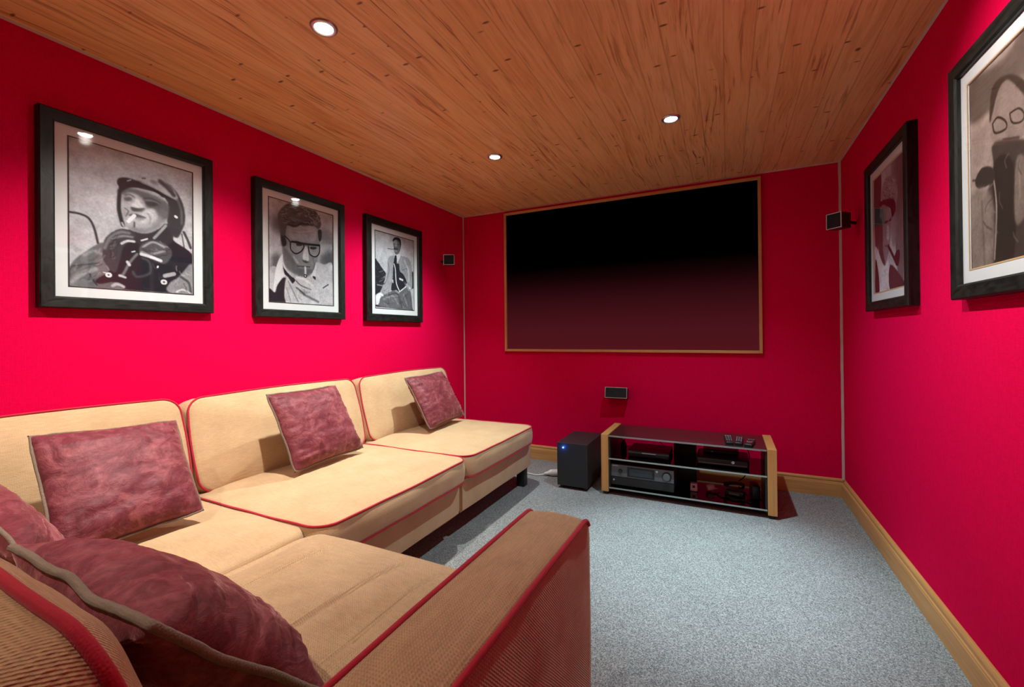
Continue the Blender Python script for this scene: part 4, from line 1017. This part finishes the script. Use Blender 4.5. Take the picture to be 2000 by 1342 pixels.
def sbox(name, x0, x1, y0, y1, z0, z1, bev=.02, mat='fabric', seg=4, sm=40):
    o = obj(name, B(x0-SO.x, x1-SO.x, y0-SO.y, y1-SO.y, z0, z1, bev, seg), M[mat], sofa, smooth=sm); return o
FX = -1.29           # front of the long run
BZ = .125            # underside
def base_mesh(x0, x1, y0, y1, z0, z1, seed):
    bm = B(x0, x1, y0, y1, z0, z1)
    bmesh.ops.subdivide_edges(bm, edges=bm.edges[:], cuts=14, use_grid_fill=True)
    for v in bm.verts:
        cx, cy, cz = (v.co.x-(x0+x1)/2)/(x1-x0)*2, (v.co.y-(y0+y1)/2)/(y1-y0)*2, (v.co.z-(z0+z1)/2)/(z1-z0)*2
        n_ = noise.noise(Vector((v.co.x*4, v.co.y*4, v.co.z*4+seed)))
        if abs(cx) > .999: v.co.x += math.copysign(.006*(1-cz**4)*(1-cy**6)+.004*n_, cx)
        if abs(cy) > .999: v.co.y += math.copysign(.006*(1-cz**4)*(1-cx**6)+.003*n_, cy)
    cz_, = ((z0+z1)/2,)
    es = [e for e in bm.edges if len(e.link_faces) == 2 and e.calc_face_angle(0) > 1.0]
    bmesh.ops.bevel(bm, geom=es, offset=.016, segments=3, affect='EDGES')
    for v in bm.verts: v.co -= SO
    return bm
obj('base', base_mesh(-2.21, FX, 1.985, 2.93, BZ, .315, 1), M['fabric'], sofa, smooth=50, label='upholstered plinth under the far seat')
obj('base', base_mesh(-2.21, FX, 1.03, 1.980, BZ, .315, 2), M['fabric'], sofa, smooth=50, label='upholstered plinth under the middle seat')
obj('base', base_mesh(-2.21, -.50, -.07, 1.025, BZ, .315, 3), M['fabric'], sofa, smooth=50, label='upholstered plinth of the near run')
for (x0, x1, y0, y1, z1) in ((-2.215, -2.10, 1.99, 2.935, .765), (-2.215, -2.10, 1.04, 1.985, .765), (-2.215, -2.10, -.07, 1.035, .765)):
    sbox('back_frame', x0, x1, y0, y1, .30, z1, .03)
sbox('back_frame', -2.095, -.33, -.10, .03, BZ, .755, .03)
for (x, y) in ((-1.335, 2.86), (-2.12, 2.86), (-2.12, .0), (-.42, .0), (-.42, 1.06)):
    sbox('leg', x-.03, x+.03, y-.03, y+.03, 0, BZ+.005, .004, 'black', 2)
Zu = Vector((0, 0, 1)); Xu = Vector((1, 0, 0)); Yu = Vector((0, 1, 0))
# seat cushions: local x = world x, y = world y
def seat(x0, x1, y0, y1, zt, th, **k):
    c = Vector(((x0+x1)/2, (y0+y1)/2, zt-th/2)); return cushion('seat_cushion', sofa, frame_m(rel(c), Xu, Yu, Zu), x1-x0, y1-y0, th, **k)
seat(-2.08, -1.245, 1.995, 2.885, .432, .115, crown=.028, rc=.075, seed=1, bow=.004)
seat(-2.08, -1.235, 1.045, 1.985, .432, .115, crown=.034, rc=.085, seed=2, bow=.004)
seat(-2.08, -1.29, .23, 1.035, .428, .11, crown=.030, rc=.06, seed=3, pipes=(0, 1), bow=.002)
seat(-1.285, -.515, .23, 1.045, .420, .105, crown=.052, rc=.06, seed=4, bow=.01, pipes=(0, 1), wr=.008, mat='fabric_seat',
     nn=60, rings=80, creases=[(-.185, .29, -.20, -.38, .010, .010), (.078, .35, .066, -.10, .008, .011), (.066, -.10, .03, -.38, .010, .009), (.20, .34, .205, .03, .007, .007), (.205, .03, .17, -.36, .006, .003), (-.355, .36, -.36, -.3, .03, .016), (.30, .25, .32, -.3, .02, .006)])
# back cushions: local x along the run, y up the cushion, z out of the cushion front
def backc(a, bdir, c_bot, wid, hgt, th, lean, out, **k):
    up = (Zu*math.cos(lean)-out*math.sin(lean)); nz = (out*math.cos(lean)+Zu*math.sin(lean)); xx = up.cross(nz)
    c = Vector(c_bot)+up*hgt/2-nz*th/2
    return cushion('back_cushion', sofa, frame_m(rel(c), xx, up, nz), wid, hgt, th, **k)
LN = R_(15)
backc(0, 0, (-1.955, 2.485, .435), .93, .405, .13, LN, Xu, rc=.065, seed=5, crown=.035, bow=.006)
backc(0, 0, (-1.955, 1.52, .435), .925, .405, .13, LN, Xu, rc=.065, seed=6, crown=.040, bow=.006)
backc(0, 0, (-1.955, .60, .435), .86, .415, .13, LN, Xu, rc=.065, seed=7, crown=.035, bow=.006)
backc(0, 0, (-.815, .285, .425), .70, .425, .14, LN, Yu, rc=.075, seed=8, crown=.065, bow=.008, pr=.0065, mat='fabric_arm')
backc(0, 0, (-1.545, .285, .425), .70, .41, .14, LN, Yu, rc=.065, seed=9, crown=.03, pr=.005, bow=.006)
# the arm: a long upholstered slab, piped along both edges
ac = Vector((-.413, .535, (.606+.11)/2))
arm = cushion('arm', sofa, frame_m(rel(ac), Yu, Zu, Xu), 1.20, .496, .158, rc=.055, crown=.012, crown_b=.006, bow=.004, bulge=.013, wr=.004, wob=.0015, seed=11, ptop=.496/2-.03, mat='fabric_arm', pr=.0055)

# ------------------------------------------------------------------ scatter cushions
def pillow(label, TL, TR, BR, BL, T=.12, seed=0, n=46, sagk=.06, pr=.0042):
    C = (Vector(TL)+Vector(TR)+Vector(BR)+Vector(BL))/4; t = thing('scatter_cushion', label, 'cushion', C, 'plum velvet cushions')
    c = [Vector(p)-C for p in (TL, TR, BR, BL)]; nrm = (c[1]-c[3]).cross(c[0]-c[2]).normalized(); S = Vector((seed*5.7, seed*2.3, seed))
    side = {}
    def pos(u, v):
        uu = u*(1-sagk*(1-v*v)*(abs(u)**3)); vv = v*(1-sagk*(1-u*u)*(abs(v)**3))
        a, b = (uu+1)/2, (vv+1)/2
        top = c[0].lerp(c[1], a); bot = c[3].lerp(c[2], a); return bot.lerp(top, b)
    def edge_w(u, v):
        return nrm*.006*noise.noise(Vector((u*3, v*3, 7))+S)
    def hgt(u, v, s):
        b = max((1-abs(u)**3.2)*(1-abs(v)**3.2), 0)**.62
        wu, wv = abs(u)**2*(1-abs(u)**10), abs(v)**2*(1-abs(v)**10)
        r = wu*noise.noise(Vector((u*2.2, v*13, s))+S)+wv*noise.noise(Vector((u*13, v*2.2, s*2))+S)
        r += .45*noise.noise(Vector((u*2.5, v*5, s*4))+S)+.2*noise.noise(Vector((u*7, v*12, s*4))+S)
        return T/2*b+.014*r*min(1, b*2.2)
    bm = bmesh.new(); G = {}
    L = [math.sin(math.pi/2*(2*i/n-1))*.5+(2*i/n-1)*.5 for i in range(n+1)]
    for s in (1, -1):
        for i, u in enumerate(L):
            for j, v in enumerate(L):
                if (i in (0, n) or j in (0, n)):
                    if s == 1: G[(i, j, 1)] = G[(i, j, -1)] = bm.verts.new(pos(u, v)+edge_w(u, v))
                else: G[(i, j, s)] = bm.verts.new(pos(u, v)+edge_w(u, v)*max(abs(u), abs(v))**4+nrm*s*hgt(u, v, s))
        for i in range(n):
            for j in range(n): bm.faces.new((G[(i, j, s)], G[(i+1, j, s)], G[(i+1, j+1, s)], G[(i, j+1, s)]))
    obj('cover', bm, M['velvet'], t, smooth=180)
    ring = [(u, -1) for u in L[:-1]]+[(1, v) for v in L[:-1]]+[(u, 1) for u in L[:0:-1]]+[(-1, v) for v in L[:0:-1]]
    pts = []
    for u, v in ring:
        k = 1.0-.035*max(0, abs(u)+abs(v)-1.72)/.28
        pts.append(pos(u*k, v*k)+edge_w(u, v)+(pos(u, v).normalized()*.003)+Vector((0, 0, .0012))*noise.noise(Vector((u*18, v*18, 2))+S))
    obj('piping', tube(bmesh.new(), pts, pr, 8, True), M['taupe'], t, smooth=180, label='taupe piping cord')
    return t
pillow('large plum velvet cushion leaning on the sofa back nearest the left edge', (-1.87, .533, .80), (-1.87, .926, .777), (-1.62, .885, .492), (-1.60, .50, .490), T=.13, seed=1)
pillow('plum velvet cushion leaning on the middle back cushion', (-1.87, 1.283, .828), (-1.87, 1.675, .828), (-1.74, 1.745, .492), (-1.71, 1.305, .488), T=.12, seed=2)
pillow('plum velvet cushion at the far end of the sofa, by the screen wall', (-1.88, 2.24, .812), (-1.88, 2.655, .822), (-1.75, 2.755, .492), (-1.70, 2.265, .485), T=.12, seed=3)
pillow('plum velvet cushion tucked in the sofa corner, cut off by the left edge', (-1.86, .37, .77), (-1.26, .350, .665), (-1.45, .50, .475), (-1.90, .50, .475), T=.12, seed=4)
pillow('big plum velvet cushion in the foreground leaning on the near back cushion', (-1.16, .304, .72), (-.67, .300, .715), (-.60, .525, .485), (-1.12, .58, .478), T=.155, seed=5, pr=.0065, n=60)
for q, (a, b) in enumerate(()): pass

# ------------------------------------------------------------------ subwoofer
t = thing('subwoofer', 'black box subwoofer with a blue light standing left of the glass stand', 'speaker', (-.978, 3.12, 0))
obj('cabinet', B(-.11, .11, -.195, .195, .022, .322, .004), M['satin'], t)
obj('front_panel', B(-.110, .110, -.200, -.194, .022, .322, .003), M['satin'], t)
for sx in (-1, 1):
    for sy in (-1, 1): obj('foot', cyl(bmesh.new(), (sx*.085, sy*.165, 0), (0, 0, 1), .014, .024), M['black'], t, smooth=40)
obj('power_light', cyl(bmesh.new(), (-.064, -.199, .288), (0, -1, 0), .0045, .003, 16), M['blue'], t, label='glowing blue power light')
L = bpy.data.lights.new('power_glow', 'POINT'); L.energy = .12; L.color = (.03, .15, 1); L.shadow_soft_size = .004
lo = bpy.data.objects.new('power_glow', L); col.objects.link(lo); lo.parent = t; lo.location = (-.064, -.212, .288)
# ------------------------------------------------------------------ TV stand
SX0, SX1, SY0, SY1, SZ = -.776, .251, 2.935, 3.345, .404
t = thing('media_stand', 'low black glass stand with light oak side panels under the screen', 'stand', ((SX0+SX1)/2, (SY0+SY1)/2, 0))
ox, oy = t.location.x, t.location.y
def mb(x0, x1, y0, y1, z0, z1, bev=.002, seg=2): return B(x0-ox, x1-ox, y0-oy, y1-oy, z0, z1, bev, seg)
obj('side_panel', mb(SX0, SX0+.048, SY0, SY1, .020, SZ), M['oak'], t); obj('side_panel', mb(SX1-.048, SX1, SY0, SY1, .020, SZ), M['oak'], t)
def shelf(name, z, y0, th=.010, mt='bglass'):
    o = obj(name, mb(SX0+.050, SX1-.050, y0+.003, SY1-.02, z-th, z, .001), M[mt], t)
    e = obj('polished_edge', mb(SX0+.050, SX1-.050, y0, y0+.0028, z-th, z, .0008), M['gedge'], o); return o
shelf('top_shelf', .400, SY0+.002, mt='btop'); shelf('middle_shelf', .247, SY0+.006); shelf('bottom_shelf', .052, SY0+.004)
for x in (SX0+.054, SX1-.054):
    for z in (.235, .040): obj('shelf_pin', cyl(bmesh.new(), (x-ox, SY0+.02-oy, z-.004), (0, 0, 1), .005, .006, 12), M['silver'], t)
    obj('side_rail', mb(x-.005, x+.005, SY0+.012, SY1-.02, .03, .39), M['black'], t)
obj('cable_column', mb(-.345, -.200, 3.27, 3.345, .020, .389, .004), M['black'], t)
for x in (SX0+.024, SX1-.024):
    for y in (SY0+.03, SY1-.03): obj('foot', cyl(bmesh.new(), (x-ox, y-oy, 0), (0, 0, 1), .018, .021), M['black'], t, smooth=40)
# AV receiver on the bottom shelf
t = thing('av_receiver', 'wide dark grey receiver with display and volume knob on the bottom glass shelf', 'receiver', (-.516, 3.10, .052))
obj('case', B(-.200, .200, -.125, .13, .012, .150, .003), M['satin'], t)
obj('upper_fascia', B(-.202, .202, -.134, -.124, .068, .150, .003), M['grey'], t)
obj('lower_fascia', B(-.202, .202, -.132, -.124, .012, .067, .002), M['black'], t)
dw = obj('display_frame', B(-.092, .082, -.1365, -.133, .078, .140, .001), M['black'], t); obj('display_window', B(-.078, .070, -.1375, -.136, .086, .130), M['lcd'], dw)
kn = cyl(bmesh.new(), (.158, -.133, .108), (0, -1, 0), .030, .004, 40); obj('knob_ring', kn, M['black'], t, smooth=40)
obj('volume_knob', cyl(bmesh.new(), (.158, -.137, .108), (0, -1, 0), .023, .018, 40, .021), M['grey'], t, smooth=40)
obj('selector_knob', cyl(bmesh.new(), (-.138, -.134, .108), (0, -1, 0), .013, .013, 30, .012), M['black'], t, smooth=40)
obj('silver_button', cyl(bmesh.new(), (.098, -.134, .133), (0, -1, 0), .007, .004, 20), M['silver'], t)
obj('standby_button', cyl(bmesh.new(), (-.182, -.132, .046), (0, -1, 0), .006, .004, 20), M['silver'], t)
def word(name, txt, size, loc, rot, mat, parent, ext=.0004):
    cu = bpy.data.curves.new(name, 'FONT'); cu.body = txt; cu.size = size; cu.extrude = ext; cu.align_x = 'CENTER'
    tmp = bpy.data.objects.new(name+'_tmp', cu); col.objects.link(tmp); dg_ = bpy.context.evaluated_depsgraph_get()
    me = bpy.data.meshes.new_from_object(tmp.evaluated_get(dg_)); bpy.data.objects.remove(tmp)
    me.materials.clear(); me.materials.append(mat); o = bpy.data.objects.new(name, me); col.objects.link(o); o.parent = parent; o.location = loc; o.rotation_euler = rot; return o
bm = bmesh.new()
for k in range(6): box(bm, -.190+k*.0068, -.190+k*.0068+.0045, -.1348, -.1338, .1385, .1435)
obj('maker_mark', bm, M['silver'], t)
# players on the middle shelf
t = thing('disc_player', 'slim black disc player on the middle glass shelf, left side', 'player', (-.482, 3.14, .247))
for k, sx in enumerate((-1, 1)): obj('foot', B(sx*.11-.012, sx*.11+.012, -.10, .09, 0, .006), M['black'], t)
obj('case', B(-.132, .132, -.112, .11, .005, .044, .002), M['black'], t)
obj('tray_trim', B(-.132, .132, -.1145, -.111, .028, .036, .001), M['grey'], t)
obj('tray_door', B(-.040, .050, -.1165, -.114, .030, .036), M['silver'], t)
obj('display_window', B(.052, .118, -.1150, -.1115, .012, .024), M['lcd'], t)
t = thing('set_top_box', 'rounded black set-top box on the middle glass shelf, right side', 'player', (-.035, 3.15, .247))
obj('case', B(-.150, .150, -.125, .12, .004, .050, .016, 5), M['black'], t, smooth=50)
obj('front_strip', B(-.138, .138, -.1285, -.120, .012, .022, .002), M['grey'], t)
obj('dial', cyl(bmesh.new(), (.06, -.1235, .034), (0, -1, 0), .009, .004, 24), M['silver'], t)
obj('foot', B(-.12, .12, -.1, .1, 0, .006), M['black'], t)
t = thing('small_hub', 'small black box lying on top of the set-top box', 'device', (-.03, 3.19, .298))
obj('case', B(-.12, .09, -.06, .06, 0, .026, .008, 4), M['black'], t, smooth=50)
obj('indicator', B(-.07, -.06, -.0612, -.059, .012, .016), M['silver'], t)
tag(obj('small_bottle', lathe(bmesh.new(), [(.0001, 0), (.020, .001), (.021, .03), (.018, .05), (.010, .062), (.010, .075), (.0001, .076)]), M['black'], None, (-.675, 3.18, .2475), smooth=60),
    'small dark cylinder on the middle shelf beside the left oak panel', 'container')
# odds and ends on the bottom shelf, right side
def cablecoil(label, pts, r, name='cable', mat='rubber'):
    return tag(obj(name, tube(bmesh.new(), catmull(pts, 8), r, 6), M[mat], smooth=180), label, 'cable')
t = thing('mains_plug', 'pale pink moulded mains plug lying on the bottom glass shelf', 'plug', (-.13, 3.12, .052), rz=R_(20))
obj('body', lathe(bmesh.new(), [(.0001, 0), (.020, .002), (.022, .03), (.018, .045), (.0001, .046)]), M['pink'], t, smooth=60).rotation_euler = (0, R_(80), 0)
t.children[0].location = (0, 0, .0225)
obj('cord_sleeve', tube(bmesh.new(), [(.04, 0, .022), (.06, .004, .018), (.085, .01, .012)], lambda s: .009-.004*s), M['pink'], t, smooth=180)
t = thing('mains_adaptor', 'pinkish two-way mains adaptor standing on the bottom glass shelf', 'plug', (-.205, 3.10, .052))
obj('body', B(-.022, .022, -.02, .02, 0, .052, .006, 3), M['pink'], t, smooth=50); obj('switch', B(-.008, .008, -.024, -.019, .024, .040, .002), M['black'], t)
t = thing('power_brick', 'black power brick under coiled leads on the bottom glass shelf', 'adaptor', (.035, 3.12, .052), rz=R_(-12))
obj('body', B(-.055, .055, -.03, .03, 0, .032, .006, 3), M['black'], t, smooth=50); obj('label_plate', B(-.03, .03, -.0306, -.029, .008, .020), M['grey'], t)
t = thing('network_box', 'upright black box beside the right oak panel on the bottom glass shelf', 'device', (.145, 3.13, .052), rz=R_(8))
obj('case', B(-.022, .022, -.05, .05, .004, .085, .006, 3), M['black'], t, smooth=50); obj('stand_foot', B(-.03, .03, -.045, .045, 0, .006, .002), M['black'], t)
coil = [(.03+.055*math.cos(a)*(1+.15*math.sin(3*a)), 3.13+.05*math.sin(a), .098+.004*math.sin(2*a)+.0012*a) for a in [k*.45 for k in range(38)]]
cablecoil('coiled black lead resting on the power brick in the stand', coil, .0032, 'coiled_cable')
cablecoil('loose black lead trailing across the bottom glass shelf', [(-.08, 3.10, .056), (-.04, 3.04, .056), (.0, 3.06, .056), (.02, 3.01, .056), (.08, 3.03, .056), (.12, 3.0, .056), (.10, 3.05, .056)], .0035)
cablecoil('thin black lead arching above the disc player', [(-.40, 3.22, .292), (-.43, 3.22, .325), (-.38, 3.25, .345), (-.32, 3.255, .335), (-.30, 3.262, .30)], .0028)
cablecoil('black lead hanging behind the set-top box to the shelf below', [(.05, 3.29, .30), (.11, 3.37, .30), (.13, 3.38, .20), (.10, 3.37, .11), (.06, 3.36, .07)], .0035)
# remotes on the stand
def remote(label, c, rz, w_, l_, rows, h_=.018, pale=1):
    t = thing('remote_control', label, 'remote control', (c[0], c[1], .400), 'remote controls on the stand', rz=R_(rz))
    obj('body', B(-w_/2, w_/2, -l_/2, l_/2, .0005, h_, .005, 3), M['black'], t, smooth=50)
    for r in range(rows):
        for q in (-1, 0, 1):
            y = l_/2-.018-r*(l_-.04)/rows; m_ = M['button'] if (r < pale) else M['grey']
            obj('button', B(q*w_*.28-.0045, q*w_*.28+.0045, y-.0035, y+.0035, h_-.001, h_+.002, .001, 1), m_, t)
    return t
remote('black remote with pale top buttons, leftmost of the three on the stand', (.003, 3.075, 0), 4, .046, .19, 6)
remote('black remote in the middle of the three lying on the stand', (.060, 3.07, 0), -3, .044, .17, 5, pale=0)
r3 = remote('short black remote with round pad, rightmost of the three on the stand', (.118, 3.04, 0), -10, .045, .15, 2, pale=0)
obj('navigation_pad', cyl(bmesh.new(), (0, -.02, .0165), (0, 0, 1), .016, .004, 28), M['silver'], r3, smooth=40)
# white extension lead by the subwoofer
t = thing('extension_lead', 'white mains lead with inline socket lying on carpet left of the subwoofer', 'cable', (-1.24, 3.13, 0))
obj('cord', tube(bmesh.new(), catmull([(-.30, -.06, .006), (-.18, -.02, .005), (-.08, -.03, .006), (-.02, -.005, .016)], 8), .0042), M['white'], t, smooth=180)
obj('socket_body', tube(bmesh.new(), catmull([(-.03, -.008, .017), (.0, .0, .022), (.02, .006, .026), (.055, .02, .027), (.075, .03, .026)], 6), lambda s: .006+.019*min(1, s*1.8), 14), M['white'], t, smooth=180)
cablecoil('thin black lead running behind the subwoofer towards the wall', [(-1.10, 3.25, .006), (-1.14, 3.33, .005), (-1.08, 3.42, .005), (-.95, 3.45, .005)], .003)
